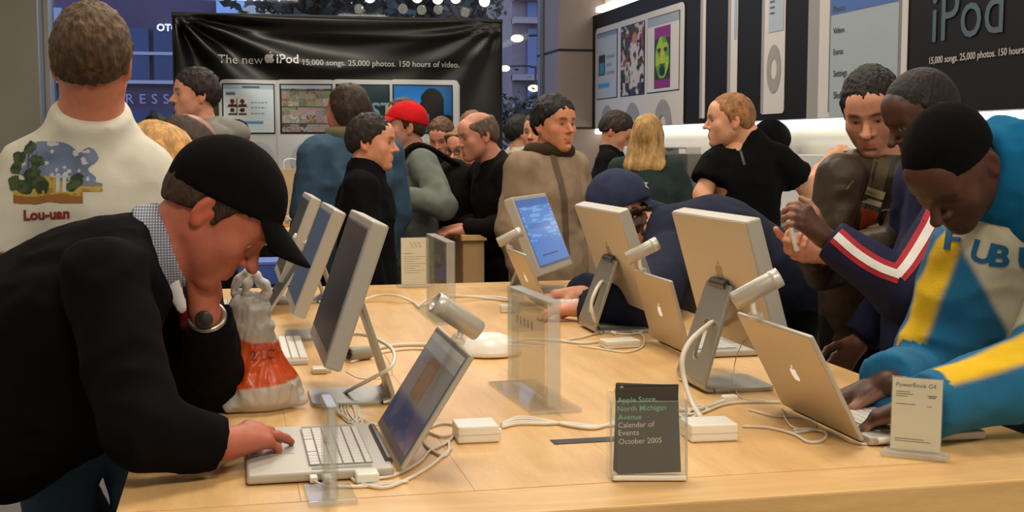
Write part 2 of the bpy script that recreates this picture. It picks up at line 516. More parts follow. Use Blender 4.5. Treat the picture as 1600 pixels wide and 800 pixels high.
def head_ops(s, v, ears=True):
    """a face in head coordinates; v holds the small differences between people"""
    w = v.get('w', 1.0); nz = v.get('nose', 1.0); jw = v.get('jaw', 1.0); ck = v.get('cheek', 1.0)
    s.ell((0, -.012, .034), (.0745 * w, .097, .084), k=.01)
    s.ell((0, .012, .0), (.069 * w, .078, .075), k=.03)
    s.ell((0, .026, -.050), (.051 * w * jw, .058, .066), k=.03)
    s.cone((-.046 * w * jw, -.002, -.055), (-.016, .066, -.102), .016, .015, k=.03)
    s.cone((.046 * w * jw, -.002, -.055), (.016, .066, -.102), .016, .015, k=.03)
    s.ell((0, .078, -.103), (.02, .016, .015), k=.02)
    s.ell((0, .078, -.07), (.032, .02, .03), k=.02)
    for sx in (-1, 1):
        s.ell((sx * .043 * w, .060, -.024), (.021 * ck, .016, .019), k=.03)
        s.cone((sx * .012, .090, .022), (sx * .046 * w, .074, .021), .009, .008, k=.014)
    for sx in (-1, 1): s.ell((sx * .034 * w, .044, -.052), (.022, .024, .032), k=.03)
    s.ell((0, .064, .05), (.05 * w, .027, .036), k=.03)
    for sx in (-1, 1):
        s.ell((sx * .0315, .104, -.001), (.019, .020, .0145), k=.014, mode='s')
    s.cone((0, .088, .010), (0, .088 + .024 * nz, -.026), .0085, .0105 * nz, k=.012)
    s.ell((0, .090 + .026 * nz, -.029), (.0115 * nz, .011, .0095), k=.006)
    for sx in (-1, 1):
        s.ell((sx * .0125 * nz, .096, -.033), (.0085 * nz, .011, .0085), k=.006)
        s.ell((sx * .006 * nz, .104, -.0415), (.0035, .006, .004), k=.003, mode='s')
    lp = v.get('lips', 1.0)
    s.cone((-.021, .086, -.066), (0, .0945, -.0625), .0045 * lp, .0065 * lp, k=.005)
    s.cone((.021, .086, -.066), (0, .0945, -.0625), .0045 * lp, .0065 * lp, k=.005)
    s.cone((-.018, .085, -.073), (0, .0915, -.0755), .005 * lp, .0078 * lp, k=.006)
    s.cone((.018, .085, -.073), (0, .0915, -.0755), .005 * lp, .0078 * lp, k=.006)
    s.cone((-.024, .092, -.0685), (.024, .092, -.0685), .0014, .0014, k=.003, mode='s')
    s.ell((0, .097, -.087), (.018, .008, .005), k=.008, mode='s')
    for sx in (-1, 1):                                   # lids
        s.cone((sx * .0200, .0770, .0052), (sx * .0430, .0710, .0042), .0105, .0098, k=.006)
        s.cone((sx * .0210, .0765, -.0095), (sx * .0420, .0715, -.0095), .0068, .0064, k=.006)
    if ears:
        for sx in (-1, 1):
            c = math.radians(24); A = np.array([[math.cos(c), -sx * math.sin(c) * -1, 0], [sx * -math.sin(c), math.cos(c), 0], [0, 0, 1]])
            A[1] = np.cross(A[2], A[0])
            o = np.array([sx * .077 * w, -.018, -.006])
            s.ell(o, (.0085, .0185, .031), A, k=.008)
            s.ell(o + np.array([-sx * .002, .004, -.026]), (.008, .010, .012), k=.008)
            s.ell(o + np.array([sx * .0095, .005, .001]), (.0065, .010, .019), A, k=.004, mode='s')
    return s
def head_color(P, skin, hair, v):
    """skin colours in head coordinates"""
    c = np.tile(np.array(lin(skin)), (len(P), 1)); x, y, z = P.T
    red = np.array([1.16, .80, .76]); dark = np.array(lin(hair))
    def blend(m, target): c[:] = c * (1 - m[:, None]) + target * m[:, None]
    base = np.array(lin(skin))
    blend(.22 * np.exp(-(((np.abs(x) - .045) / .022) ** 2 + ((z + .028) / .02) ** 2)) * (y > .03), base * red)
    blend(.35 * np.exp(-((x / .014) ** 2 + ((z + .030) / .012) ** 2)) * (y > .09), base * red)
    blend(.5 * ((np.abs(x) > .074) & (np.abs(y + .018) < .04)), base * np.array([1.2, .74, .68]))
    lip = np.exp(-((np.abs(x) / .021) ** 4 + ((z + .0695) / .0105) ** 4)) * (y > .076)
    blend(lip * .8, base * np.array(v.get('lipc', (.95, .52, .50))))
    br = np.exp(-(((np.abs(x) - .031) / .020) ** 4 + ((z - .0255 - .10 * (.03 - np.abs(np.abs(x) - .03)) + .002) / .0055) ** 2)) * (y > .058)
    blend(np.clip(br * v.get('brow', .9), 0, 1), dark * .9)
    if v.get('beard'):
        b = smooth01(-z, .035, .055) * smooth01(y, .0, .03) * (1 - lip) * (z > -.125)
        blend(b * v['beard'], dark * 1.1)
    ex = np.exp(-((np.abs(x) - .0315) / .0125) ** 4 - ((z - v.get('eyez', 0.0)) / .0042) ** 2) * (y > .06)
    if v.get('eyes', 'painted') == 'painted':
        blend(np.clip(ex * 1.5, 0, 1), np.array([.33, .29, .26]))
        iris = np.exp(-((np.abs(x) - .0315 - v.get('gaze', 0)) / .0052) ** 4 - ((z - v.get('eyez', 0.0)) / .0048) ** 4) * (y > .06)
        blend(np.clip(iris * 1.2, 0, 1), np.array([.02, .015, .012]))
        lid = np.exp(-((np.abs(x) - .0315) / .0145) ** 4 - ((z - v.get('eyez', 0.0) - .0052) / .0022) ** 2) * (y > .06)
        blend(lid * .7, np.array([.03, .02, .016]))
    else:
        lid = np.exp(-((np.abs(x) - .0315) / .0145) ** 4 - ((z + .006) / .0022) ** 2) * (y > .06)
        blend(lid * .85, np.array([.03, .02, .016]))
    if v.get('scalp'):
        m = smooth01(z + .55 * -y, v.get('scalp_z', .0), v.get('scalp_z', .0) + .02) * (z > -.07)
        blend(m * v['scalp'], dark)
    return np.clip(c, 0, 1)

def finger(s, F, base, dirn, nrm, L, r, curl, k=.004):
    """three bones bending towards -nrm; F maps to the world"""
    p = np.asarray(base, float); d = unit(dirn); n = unit(nrm); ax = np.cross(d, n)
    pts = [p]; ang = 0
    for i, (f, c) in enumerate(zip((.46, .31, .23), curl)):
        d = rot_about(d, ax, -math.radians(c)); p = p + d * L * f; pts.append(p)
    rr = (r, r * .93, r * .86, r * .74)
    for i in range(3): s.cone(F.w(pts[i]), F.w(pts[i + 1]), rr[i] * F.s, rr[i + 1] * F.s, k=(.009 if i == 0 else k))
    return pts
def hand_ops(s, F, side, curl=(20, 25, 20), spread=4.0, curls=None, thumb=(30, 15, 20), k=.008, thumb_dir=None):
    """F: origin at the wrist, y along the hand, z out of its back; side +1: the thumb at +x"""
    s.cone(F.w((0, -.02, 0)), F.w((0, .02, 0)), .025 * F.s, .027 * F.s, k=k, n=F.z, q=1.35)
    s.cone(F.w((-.006 * side, .01, 0)), F.w((.026 * side, .085, .002)), .020 * F.s, .0145 * F.s, k=.012)
    s.cone(F.w((-.006 * side, .01, 0)), F.w((.008 * side, .090, .004)), .021 * F.s, .0145 * F.s, k=.012)
    s.cone(F.w((-.008 * side, .01, 0)), F.w((-.010 * side, .086, .003)), .021 * F.s, .014 * F.s, k=.012)
    s.cone(F.w((-.012 * side, .01, 0)), F.w((-.027 * side, .078, 0)), .019 * F.s, .0125 * F.s, k=.012)
    s.ell(F.w((.020 * side, .035, -.010)), (.019 * F.s, .030 * F.s, .015 * F.s), np.stack([F.x, F.y, F.z]), k=.015)
    L = (.074, .082, .076, .060); B = ((.028, .086, .003), (.009, .091, .005), (-.0105, .087, .004), (-.028, .079, .001)); R = (.0094, .0097, .0092, .0082)
    pts = []
    for i in range(4):
        cu = curl if curls is None else curls[i]
        a = math.radians(spread * (1.5, .4, -.6, -1.8)[i]) * side
        pts.append(finger(s, F, (B[i][0] * side, B[i][1], B[i][2]), (math.sin(a), math.cos(a), 0), (0, 0, 1), L[i], R[i], cu))
    td = (.62 * side, .72, -.28) if thumb_dir is None else (thumb_dir[0] * side, thumb_dir[1], thumb_dir[2])
    tb = np.array([.026 * side, .030, -.008]); d = unit(td); axn = unit(np.cross(d, (-side * .9, .1, -.3))) * 1.0
    p = tb; q = [p]
    for f, c in zip((.042, .034, .027), (0, thumb[1], thumb[2])):
        d = rot_about(d, axn, math.radians(c)); p = p + d * f; q.append(p)
    rr = (.0135, .0112, .0104, .0085)
    for i in range(3): s.cone(F.w(q[i]), F.w(q[i + 1]), rr[i] * F.s, rr[i + 1] * F.s, k=(.012 if i == 0 else .004))
    return pts

def ik(a, t, l1, l2, hint):
    """elbow between a and t"""
    a = np.asarray(a, float); t = np.asarray(t, float); d = t - a; L = np.linalg.norm(d)
    if L > (l1 + l2) * .995: t = a + d / L * (l1 + l2) * .995; d = t - a; L = np.linalg.norm(d)
    u = d / L; h = np.asarray(hint, float); h = unit(h - u * (h @ u))
    x = (l1 * l1 - l2 * l2 + L * L) / (2 * L); y = math.sqrt(max(0, l1 * l1 - x * x))
    return a + u * x + h * y, t

RES = {0: (.0085, .022, .008), 1: (.0058, .016, .0055), 2: (.0036, .0095, .0034)}
class Person:
    """one figure: joints first, then body, clothes, hair as meshes under an Empty at its feet"""
    def __init__(s, label, x, y, heading, h=1.75, q=1, lean=0.0, bend=0.0, joints=None, head=None, head_sc=None, skin=SK_LIGHT, hair=(50, 34, 24),
                 hairstyle='short', face=None, build=1.0, group=None, seed=0, side=0.0):
        s.q = q; s.h = h; s.seed = seed; s.skin = skin; s.hairc = hair; s.face = face or {}; s.b = build
        k = h / 1.75; s.k = k
        s.root = empty('person', (x, y, 0), label, 'person', group)
        a = math.radians(heading); f = np.array([math.cos(a), math.sin(a), 0.]); r = np.array([math.sin(a), -math.cos(a), 0.]); up = np.array([0, 0, 1.])
        s.f0 = f; s.r0 = r
        th = math.radians(lean); sp = up * math.cos(th) + f * math.sin(th)
        th2 = math.radians(lean + bend); sp2 = up * math.cos(th2) + f * math.sin(th2)
        J = {}
        J['pelvis'] = np.array([x, y, .95 * k]) - f * (.25 * math.sin(th)) * k
        J['waist'] = J['pelvis'] + sp * .14 * k
        J['chest'] = J['waist'] + sp2 * .20 * k
        J['neck'] = J['chest'] + sp2 * .18 * k
        if joints:
            for n_ in ('pelvis', 'waist', 'chest', 'neck'):
                if n_ in joints: J[n_] = np.asarray(joints[n_], float)
        s.sp = unit(J['neck'] - J['chest']); s.ft = unit(f - s.sp * (f @ s.sp)); s.rt = unit(np.cross(s.ft, s.sp))
        ftl = unit(f - unit(J['waist'] - J['pelvis']) * (f @ unit(J['waist'] - J['pelvis']))); s.ftl = ftl
        for sd, n_ in ((1, 'R'), (-1, 'L')):
            J['sh' + n_] = J['neck'] - s.sp * .045 * k + s.rt * sd * .178 * k * s.b
            J['hip' + n_] = J['pelvis'] - np.array([0, 0, .03 * k]) + r * sd * .085 * k
            J['ank' + n_] = np.array([x, y, .09 * k]) + r * sd * .10 * k - f * .02
            J['knee' + n_] = (J['hip' + n_] + J['ank' + n_]) / 2 + f * .03
        if joints: J.update({k_: np.asarray(v, float) for k_, v in joints.items()})
        s.J = J
        hd = head or {}
        s.HF = head_frame(hd.get('at', J['neck'] + s.sp * .10 * k + s.f0 * .035 * k + up * .045 * k), hd.get('heading', heading), hd.get('pitch', 0), hd.get('roll', 0), (head_sc or 1.0))
        s.bodyV = []; s.bodyF = []; s.bodyC = []; s.nV = 0
        s.hands = {}
    # ---- arms
    def arm(s, sd, wrist=None, elbow=None, hint=None, hand_dir=None, palm=None, **hk):
        """sd 'R' or 'L'; wrist None lets the arm hang"""
        k = s.k; sg = 1 if sd == 'R' else -1; sh = s.J['sh' + sd]
        if wrist is None:
            wrist = sh + np.array([0, 0, -.54 * k]) + s.f0 * .07 + s.r0 * sg * .05
        if elbow is None:
            hint = (-s.f0 * .6 + s.r0 * sg * .5 - np.array([0, 0, .6])) if hint is None else hint
            elbow, wrist = ik(sh, wrist, .295 * k, .262 * k, hint)
        s.J['el' + sd] = np.asarray(elbow, float); s.J['wr' + sd] = np.asarray(wrist, float)
        d = unit(s.J['wr' + sd] - s.J['el' + sd]) if hand_dir is None else unit(hand_dir)
        if palm is None: palm = -s.r0 * sg + .2 * s.f0          # back of the hand faces outwards when hanging: palm inwards
        back = -np.asarray(palm, float)
        F = Frame(s.J['wr' + sd] + d * .012, d, back, .98 * k)
        # the thumb: for a right hand with its back up and fingers forward it lies at -x
        s.hands[sd] = (F, -sg, hk)
        return s
    def add_body(s, V, F, C):
        s.bodyV.append(V); s.bodyF.append(F + s.nV); s.bodyC.append(C); s.nV += len(V)
    def build_body(s, sleeves='long', ears=True, bare=0.0, nohands=()):
        """head, neck and chest; forearms and hands"""
        k = s.k; res = RES[s.q]; HF = s.HF; v = s.face
        sc = Sculpt(); head_ops(sc, v, ears)
        nb = HF.l(s.J['neck'] + s.sp * .01); ch = HF.l(s.J['chest']); 
        nr = v.get('neck', .056)
        sc.cone((0, -.022, -.03), nb * .85 + np.array([0, -.02, -.03]) * .15, nr, nr * 1.04, k=.02)
        sc.cone(nb * .85 + np.array([0, -.02, -.03]) * .15, nb, nr * 1.04, nr * 1.1, k=.02)
        sc.cone(nb, nb * .5 + ch * .5, .058, .075, k=.03)
        V, F = sc.mesh(res[0])
        C = head_color(V, s.skin, s.hairc, v)
        s.headV = V
        s.add_body(HF.w(V), F, C)
        base = np.array(lin(s.skin))
        if v.get('eyes') == 'balls':
            for sx in (-1, 1):
                a = np.linspace(0, PI, 10); b = np.linspace(0, 2 * PI, 15)[:-1]
                ev = []; ef = []
                g = unit((0.0, .92, -.36))
                ex = unit(np.cross(g, (0, 0, 1))); ey = np.cross(ex, g)
                for i in a:
                    for j in b: ev.append(g * math.cos(i) + (ex * math.cos(j) + ey * math.sin(j)) * math.sin(i))
                ev = np.array(ev); n = len(b)
                for i in range(len(a) - 1):
                    for j in range(n): ef.append((i * n + j, (i + 1) * n + j, (i + 1) * n + (j + 1) % n, i * n + (j + 1) % n))
                cc = np.tile([.62, .58, .55], (len(ev), 1)); d = ev @ g
                cc[d > .86] = (.05, .07, .08); cc[d > .965] = (.004, .004, .004)
                s.add_body(HF.w(ev * .0118 + np.array([sx * .0315, .0742, -.0015])), np.array(ef), cc)
        for sd, (F_, ts, hk) in s.hands.items():
            if sd in nohands: continue
            sc = Sculpt()
            hand_ops(sc, F_, ts, **hk)
            el, wr = s.J['el' + sd], s.J['wr' + sd]
            if sleeves == 'short':
                sh = s.J['sh' + sd]
                sc.cone(wr, wr * .55 + el * .45, .026 * k, .037 * k, k=.02); sc.cone(wr * .55 + el * .45, el, .037 * k, .041 * k, k=.03)
                sc.cone(el, el * .4 + sh * .6, .041 * k, .047 * k, k=.03)
            else:
                m = wr * .75 + el * .25
                sc.cone(wr, m, .027 * k, .031 * k, k=.012)
            V, F = sc.mesh(res[2])
            c = np.tile(base, (len(V), 1)); n_ = noise3(V, 45, 3)[:, None]
            L = F_.l(V); kn = np.exp(-((L[:, 1:2] - .088) / .012) ** 2) + np.exp(-((L[:, 1:2] - .165) / .02) ** 2) * .8
            c = c * (1 + n_ * np.array([.05, .09, .09]) + kn * np.array([.02, -.12, -.12]))
            if s.skin == SK_DARK:
                pal = smooth01(-L[:, 2:3], .0, .012) * (L[:, 1:2] > 0); c = c * (1 - pal) + pal * np.array(lin((150, 105, 85)))
            s.add_body(V, F, np.clip(c, 0, 1))
        # trunk and legs carry the rest of the body under the clothes
        sc = Sculpt(); J = s.J
        sc.cone(J['pelvis'], J['waist'], .135 * k, .12 * k, k=.06, n=s.ftl, q=1.3); sc.cone(J['waist'], J['chest'], .12 * k, .135 * k, k=.06, n=s.ft, q=1.35)
        sc.cone(J['chest'], J['neck'] - s.sp * .06, .135 * k, .08 * k, k=.06, n=s.ft, q=1.3)
        for n_ in ('R', 'L'):
            sc.cone(J['neck'] - s.sp * .06, J['sh' + n_], .05 * k, .045 * k, k=.05)
            sc.cone(J['sh' + n_], J['el' + n_], .042 * k, .034 * k, k=.04); sc.cone(J['el' + n_], J['wr' + n_], .032 * k, .022 * k, k=.03)
            sc.cone(J['hip' + n_], J['knee' + n_], .07 * k, .048 * k, k=.05); sc.cone(J['knee' + n_], J['ank' + n_], .046 * k, .035 * k, k=.04)
        V, F = sc.mesh(.024)
        s.add_body(V, F, np.tile(base, (len(V), 1)))
        me = mesh_np('body', np.concatenate(s.bodyV), np.concatenate(s.bodyF), True, np.concatenate(s.bodyC))
        s.body = link('body', me, M_SKIN, s.root)
        return s
    # ---- clothes
    def top(s, name, mt, hem=.0, sleeves='long', pad=.012, collar=.03, fold=.006, extra=None, sleeve_r=1.0, hood=False, label=None, colorfn=None, fr=13.0, colr=.068, cuff=True, belly=0.0, res=None, cutneck=True, bust=0.0):
        k = s.k; J = s.J; sc = Sculpt(); b = s.b; ft, ftl = s.ft, s.ftl
        low = J['pelvis'] - unit(J['waist'] - J['pelvis']) * hem
        sc.cone(low, J['pelvis'], (.158 + pad) * k * b, (.160 + pad) * k * b, k=.05, n=ftl, q=1.36)
        sc.cone(J['pelvis'], J['waist'], (.160 + pad) * k * b, (.150 + pad) * k * b, k=.05, n=ftl, q=1.36)
        sc.cone(J['waist'], J['chest'], (.150 + pad) * k * b, (.168 + pad) * k * b, k=.06, n=ft, q=1.38)
        sc.cone(J['chest'], J['neck'] - s.sp * .085 * k, (.168 + pad) * k * b, (.115 + pad) * k * b, k=.05, n=ft, q=1.42)
        if belly: sc.ell((J['waist'] + J['pelvis']) / 2 + ftl * .07 * k, (.15 * k, .15 * k, .17 * k), k=.08)
        if bust:
            for sd in (-1, 1): sc.ell(J['chest'] + ft * .085 * k + s.rt * sd * .075 * k, (.07 * k * bust,) * 3, k=.05)
        for n_ in ('R', 'L'):
            sc.cone(J['neck'] - s.sp * .005, J['sh' + n_] - s.sp * .012, (.046 + pad * .5) * k, (.047 + pad * .6) * k, k=.035)
            sh, el, wr = J['sh' + n_], J['el' + n_], J['wr' + n_]
            r0, r1, r2 = (.055 + pad) * k * sleeve_r, (.050 + pad * .9) * k * sleeve_r, (.038 + pad * .55) * k * sleeve_r
            if sleeves == 'long':
                sc.cone(sh - s.sp * .012, el, r0, r1, k=.03); sc.cone(el, wr, r1, r2, k=.02)
                if cuff: sc.cone(wr - unit(wr - el) * .045, wr - unit(wr - el) * .002, r2 * .98, r2 * .92, k=.012)
                sc.cut(wr + unit(wr - el) * .004, unit(wr - el), .085)
            elif sleeves == 'short':
                m = sh * .28 + el * .72
                sc.cone(sh - s.sp * .012, m, r0, r1 * 1.22, k=.03); sc.cut(sh * .36 + el * .64, unit(el - sh), .11)
        if collar:
            nd = unit(s.HF.w((0, -.022, -.05)) - J['neck']) if not isinstance(collar, tuple) else unit(collar[1])
            cl = collar[0] if isinstance(collar, tuple) else collar
            sc.cone(J['neck'] - s.sp * .02, J['neck'] + nd * (cl + .03), colr * k, colr * k * .98, k=.03)
            sc.cut(J['neck'] + nd * cl, nd, .115)
        elif cutneck:
            nd = unit(s.HF.w((0, -.022, -.05)) - J['neck'])
            sc.cut(J['neck'] + s.sp * .028 + s.ft * .0, unit(nd * .75 + s.ft * .5), .085)
        if hood:
            sc.ell(J['neck'] - ft * .085 * k - s.sp * .03 * k, (.12 * k, .075 * k, .085 * k), np.stack([s.rt, ft, s.sp]), k=.04)
        if extra: extra(s, sc)
        sc.cut(low, -unit(J['waist'] - J['pelvis']), .45)
        V, F = sc.mesh(res or RES[s.q][1])
        V = folds(V, F, fold, fr, s.seed + 11)
        me = mesh_np(name, V, F, True, None if colorfn is None else colorfn(s, V))
        o = link(name, me, mt, s.root)
        if label: o['label'] = label
        s.topV, s.topF = V, F
        return o
    def bvh(s, V=None, F=None):
        V = s.topV if V is None else V; F = s.topF if F is None else F
        return BVHTree.FromPolygons([tuple(v) for v in V], [tuple(f) for f in F])
    def trousers(s, name, mt, fold=.007, shoes=(25, 22, 20)):
        k = s.k; J = s.J; sc = Sculpt()
        sc.cone(J['pelvis'] + (J['waist'] - J['pelvis']) * .3, J['pelvis'] - np.array([0, 0, .05 * k]), .145 * k, .15 * k, k=.05, n=s.ftl, q=1.3)
        for n_ in ('R', 'L'):
            sc.cone(J['hip' + n_], J['knee' + n_], .088 * k, .066 * k, k=.04); sc.cone(J['knee' + n_], J['ank' + n_], .066 * k, .058 * k, k=.03)
            sc.cut(J['ank' + n_] - np.array([0, 0, .03]), (0, 0, -1), .12)
        V, F = sc.mesh(.02 if s.q < 2 else .013); V = folds(V, F, fold, 9, s.seed + 3)
        o = link(name, mesh_np(name, V, F), mt, s.root)
        for n_ in ('R', 'L'):
            a = J['ank' + n_].copy(); a[2] = 0.05
            sc = Sculpt(); sc.cone(a - s.f0 * .04, a + s.f0 * .13, .045, .042, k=.03); sc.cone(a + s.f0 * .0, a + np.array([0, 0, .06]), .045, .045, k=.03); sc.cut((0, 0, .004), (0, 0, -1))
            V, F = sc.mesh(.018); link('shoe', mesh_np('shoe', V, F), mat('shoe_%d_%d_%d' % shoes, shoes, .5), s.root)
        return o
    # ---- hair and hats, in head coordinates
    def hair(s, style='short', color=None, name='hair', label=None, amp=.006, **kw):
        color = color or s.hairc; sc = Sculpt(); t = kw.get('t', .010); w = s.face.get('w', 1.0); f = kw.get('f', 55); cutf = kw.get('front', .066); nape = kw.get('nape', -.055)
        sc.ell((0, -.012, .036), (.0745 * w + t * .85, .097 + t, .084 + t * 1.15), k=.01)
        if style in ('short', 'spiky', 'sides', 'long', 'curly', 'bob', 'shag'):
            sc.ell((0, -.03, .0), (.072 * w + t * .6, .078 + t * .9, .075), k=.03)
        if style == 'long':
            L = kw.get('L', .30)
            for sx in (-1, -.45, 0, .45, 1):
                sc.cone((sx * .055, -.055 + abs(sx) * .03, .0), (sx * .085, -.075, -L * .5), .042, .045, k=.03); sc.cone((sx * .085, -.075, -L * .5), (sx * .075, -.07, -L), .045, .02, k=.03)
        if style == 'shag':
            for sx in (-1, 0, 1): sc.cone((sx * .05, -.05, .0), (sx * .045, -.06, -.095), .045, .032, k=.03)
            sc.cone((-.072 * w, -.01, .02), (-.07 * w, -.02, -.05), .02, .016, k=.02); sc.cone((.072 * w, -.01, .02), (.07 * w, -.02, -.05), .02, .016, k=.02)
        if style == 'bob':
            for sx in (-1, 1):
                sc.cone((sx * .065 * w, .0, .04), (sx * .066 * w, -.01, -.055), .034, .026, k=.03); sc.cone((sx * .055, .05, .075), (sx * .066, .045, .0), .026, .014, k=.03)
            sc.cone((0, -.06, 0), (0, -.06, -.075), .06, .045, k=.03); sc.cone((-.045, .07, .07), (.045, .07, .07), .024, .024, k=.03)
        if style == 'curly':
            for i in range(26):
                a = rnd.uniform(0, 2 * PI); z = rnd.uniform(-.10, .02)
                sc.ell((math.cos(a) * .078, -.03 + math.sin(a) * .07 - .02, z), (.026,) * 3, k=.012)
            if 'topcut' in kw: sc.cut((0, 0, kw['topcut']), (0, 0, 1))
        # hairline: a slanted plane from the forehead to the nape
        if style not in ('long', 'bob', 'curly', 'shag'):
            a = np.array([0, .088, cutf]); b = np.array([0, -.085, nape]); d = unit(b - a); n = unit((0, d[2], -d[1]))
            if n[2] > 0: n = -n
            sc.cut(a, n)
            sb = kw.get('burn', .018)
            if sb:
                for sx in (-1, 1): sc.cone((sx * .0735 * w, .012, .035), (sx * .0735 * w, .008, .035 - sb * 2.2), .010, .006, k=.008)
        else:
            sc.cut((0, .05, kw.get('front', .06)), unit((0, .85, -.55)), kw.get('cutrad'))
            if style in ('long', 'shag'):
                pass
        if style == 'sides':
            sc.ell((0, .02, .125), (.085, .12, .075), k=.012, mode='s')
        V, F = sc.mesh(RES[s.q][0] * (1.0 if s.q else .9))
        N = normals_of(V, F); st = np.array(kw.get('st', (1, 1, .35)))
        rz = 1 - 2 * np.abs(noise3(V * st, f, s.seed)); V2 = V + N * (amp * (rz * .6 + .6 * noise3(V * st, f * 2.1, s.seed + 2)))[:, None]
        c = np.tile(np.array(lin(color)), (len(V), 1)) * (1 + .45 * noise3(V * st, f * 1.7, s.seed + 4))[:, None]
        if kw.get('tips'): c = c * (1 - .6 * smooth01(V[:, 2:3], -.02, .1)) + np.array(lin(kw['tips'])) * .6 * smooth01(V[:, 2:3], -.02, .1)
        o = link(name, mesh_np(name, s.HF.w(V2), F, True, np.clip(c, 0, 1)), M_HAIR, s.root)
        if label: o['label'] = label
        return o
    def cap(s, name, mt, frame=None, back=False, brim=True, label=None, brim_mat=None, drop=0.0, beanie=False, tilt=.30, size=1.0, brimlen=.075):
        sg = -1 if back else 1; w = s.face.get('w', 1.0); HF_ = frame or s.HF
        sc = Sculpt(); sc.ell((0, -.012, .034), (.0835 * w * size, .105 * size, .097 * size), k=.01)
        if beanie:
            sc.cut((0, .09, .056), unit((0, .32, -1)))
        else: sc.cut((0, sg * .09, .045 - drop), unit((0, sg * tilt, -1)))
        V, F = sc.mesh(RES[s.q][0] * 1.15)
        V = folds(V, F, .0014 if s.q == 2 else .002, 22, s.seed)
        root = link(name, mesh_np(name, HF_.w(V), F), mt, s.root)
        if label: root['label'] = label
        if brim and not beanie:
            nu, nv = 15, 7; P = []
            for side in (0, 1):
                for j in range(nv):
                    for i in range(nu):
                        u = -1 + 2 * i / (nu - 1); vv = j / (nv - 1)
                        x = u * .070 * w * (1 - .12 * vv ** 2); yy = (.108 * size * math.sqrt(max(0, 1 - (u * .66) ** 2)) - .026 * (1 - vv)) + vv * brimlen * (1 - .55 * abs(u) ** 2.4)
                        z = .058 - drop - .012 * u * u - .020 * vv - .016 * vv * u * u - (0.0035 if side else 0)
                        P.append((x, sg * (yy - .010), z))
            P = np.array(P); Fq = []
            m = nu * nv
            for sd in (0, 1):
                for j in range(nv - 1):
                    for i in range(nu - 1):
                        a = sd * m + j * nu + i; q = (a, a + 1, a + nu + 1, a + nu); Fq.append(q if sd == 0 else q[::-1])
            ring = [i for i in range(nu)] + [j * nu + nu - 1 for j in range(1, nv)] + [(nv - 1) * nu + i for i in range(nu - 2, -1, -1)] + [j * nu for j in range(nv - 2, 0, -1)]
            for a, b in zip(ring, ring[1:] + ring[:1]): Fq.append((b, a, a + m, b + m))
            link('brim', mesh_np('brim', HF_.w(P), np.array(Fq)), brim_mat or mt, root)
        return root
def ribbon_on(bv, path, dirs, width, lift=.002, steps=60, thick=.0015, across=None):
    """a strip of cloth lying on a surface: path points with outward directions, found by casting back onto the surface"""
    P = spline(path, steps); D = spline(dirs, steps); n = min(len(P), len(D)); T = np.gradient(P[:n], axis=0)
    nw = 5; V = []; ok = []
    for i in range(n):
        d = unit(D[i]); t = unit(T[i]); c = unit(np.cross(d, t)); row = []
        for j in range(nw):
            p = P[i] + c * width * (j / (nw - 1) - .5) + d * .12
            h = bv.ray_cast(Vector(p), Vector(-d), .3)
            row.append(np.array(h[0]) + d * lift if h[0] is not None else None)
        V.append(row)
    out = []; F = []; keep = [r for r in V if all(x is not None for x in r)]
    for r in keep: out += r
    for i in range(len(keep) - 1):
        for j in range(nw - 1):
            a = i * nw + j; F.append((a, a + 1, a + nw + 1, a + nw))
    return np.array(out), np.array(F)
def project_mesh(me, bv, M, d, lift=.002, dist=.5):
    """lay a flat mesh (local xy, placed by M) onto a surface along d"""
    d = Vector(d).normalized()
    for v in me.vertices:
        p = M @ v.co; h = bv.ray_cast(p - d * dist * .5, d, dist)
        v.co = (h[0] - d * lift) if h[0] is not None else p
    me.update(); return me
# ------------------------------------------------------------------ the shop: floor, walls, window, ceiling
XW = 3.5      # right wall
YW = 12.2     # glass front
M_FLOOR = mat('stone_floor', (120, 112, 104), .45, noise=.12, nscale=3)
M_WALL = mat('white_paint', (225, 222, 212), .7)
M_GREY = mat('grey_steel', (150, 149, 140), .38, .5, bump=.01, noise=.05, nscale=2)
M_STONE = mat('beige_stone', (146, 130, 124), .5, noise=.06, nscale=4)
M_CEIL = mat('ceiling_paint', (210, 206, 198), .8)
M_BLACK = mat('black', (14, 14, 15), .5)
M_JOINT = mat('dark_joint', (40, 36, 33), .8)
def struct(o): o['kind'] = 'structure'; return o
struct(box('floor', (0.1, 4.8, -.05), (7.2, 15.6, .1), M_FLOOR, bevel=0))
struct(box('ceiling', (0.1, 4.8, 4.15), (7.2, 15.6, .1), M_CEIL, bevel=0))
wr = struct(box('wall_right', (XW + .12, 4.8, 2.05), (.2, 15.6, 4.1), M_WALL, bevel=0))
struct(box('wall_left', (-3.5, 4.8, 2.05), (.2, 15.6, 4.1), M_WALL, bevel=0))
struct(box('wall_back', (0.1, -3.0, 2.05), (7.2, .2, 4.1), M_WALL, bevel=0))
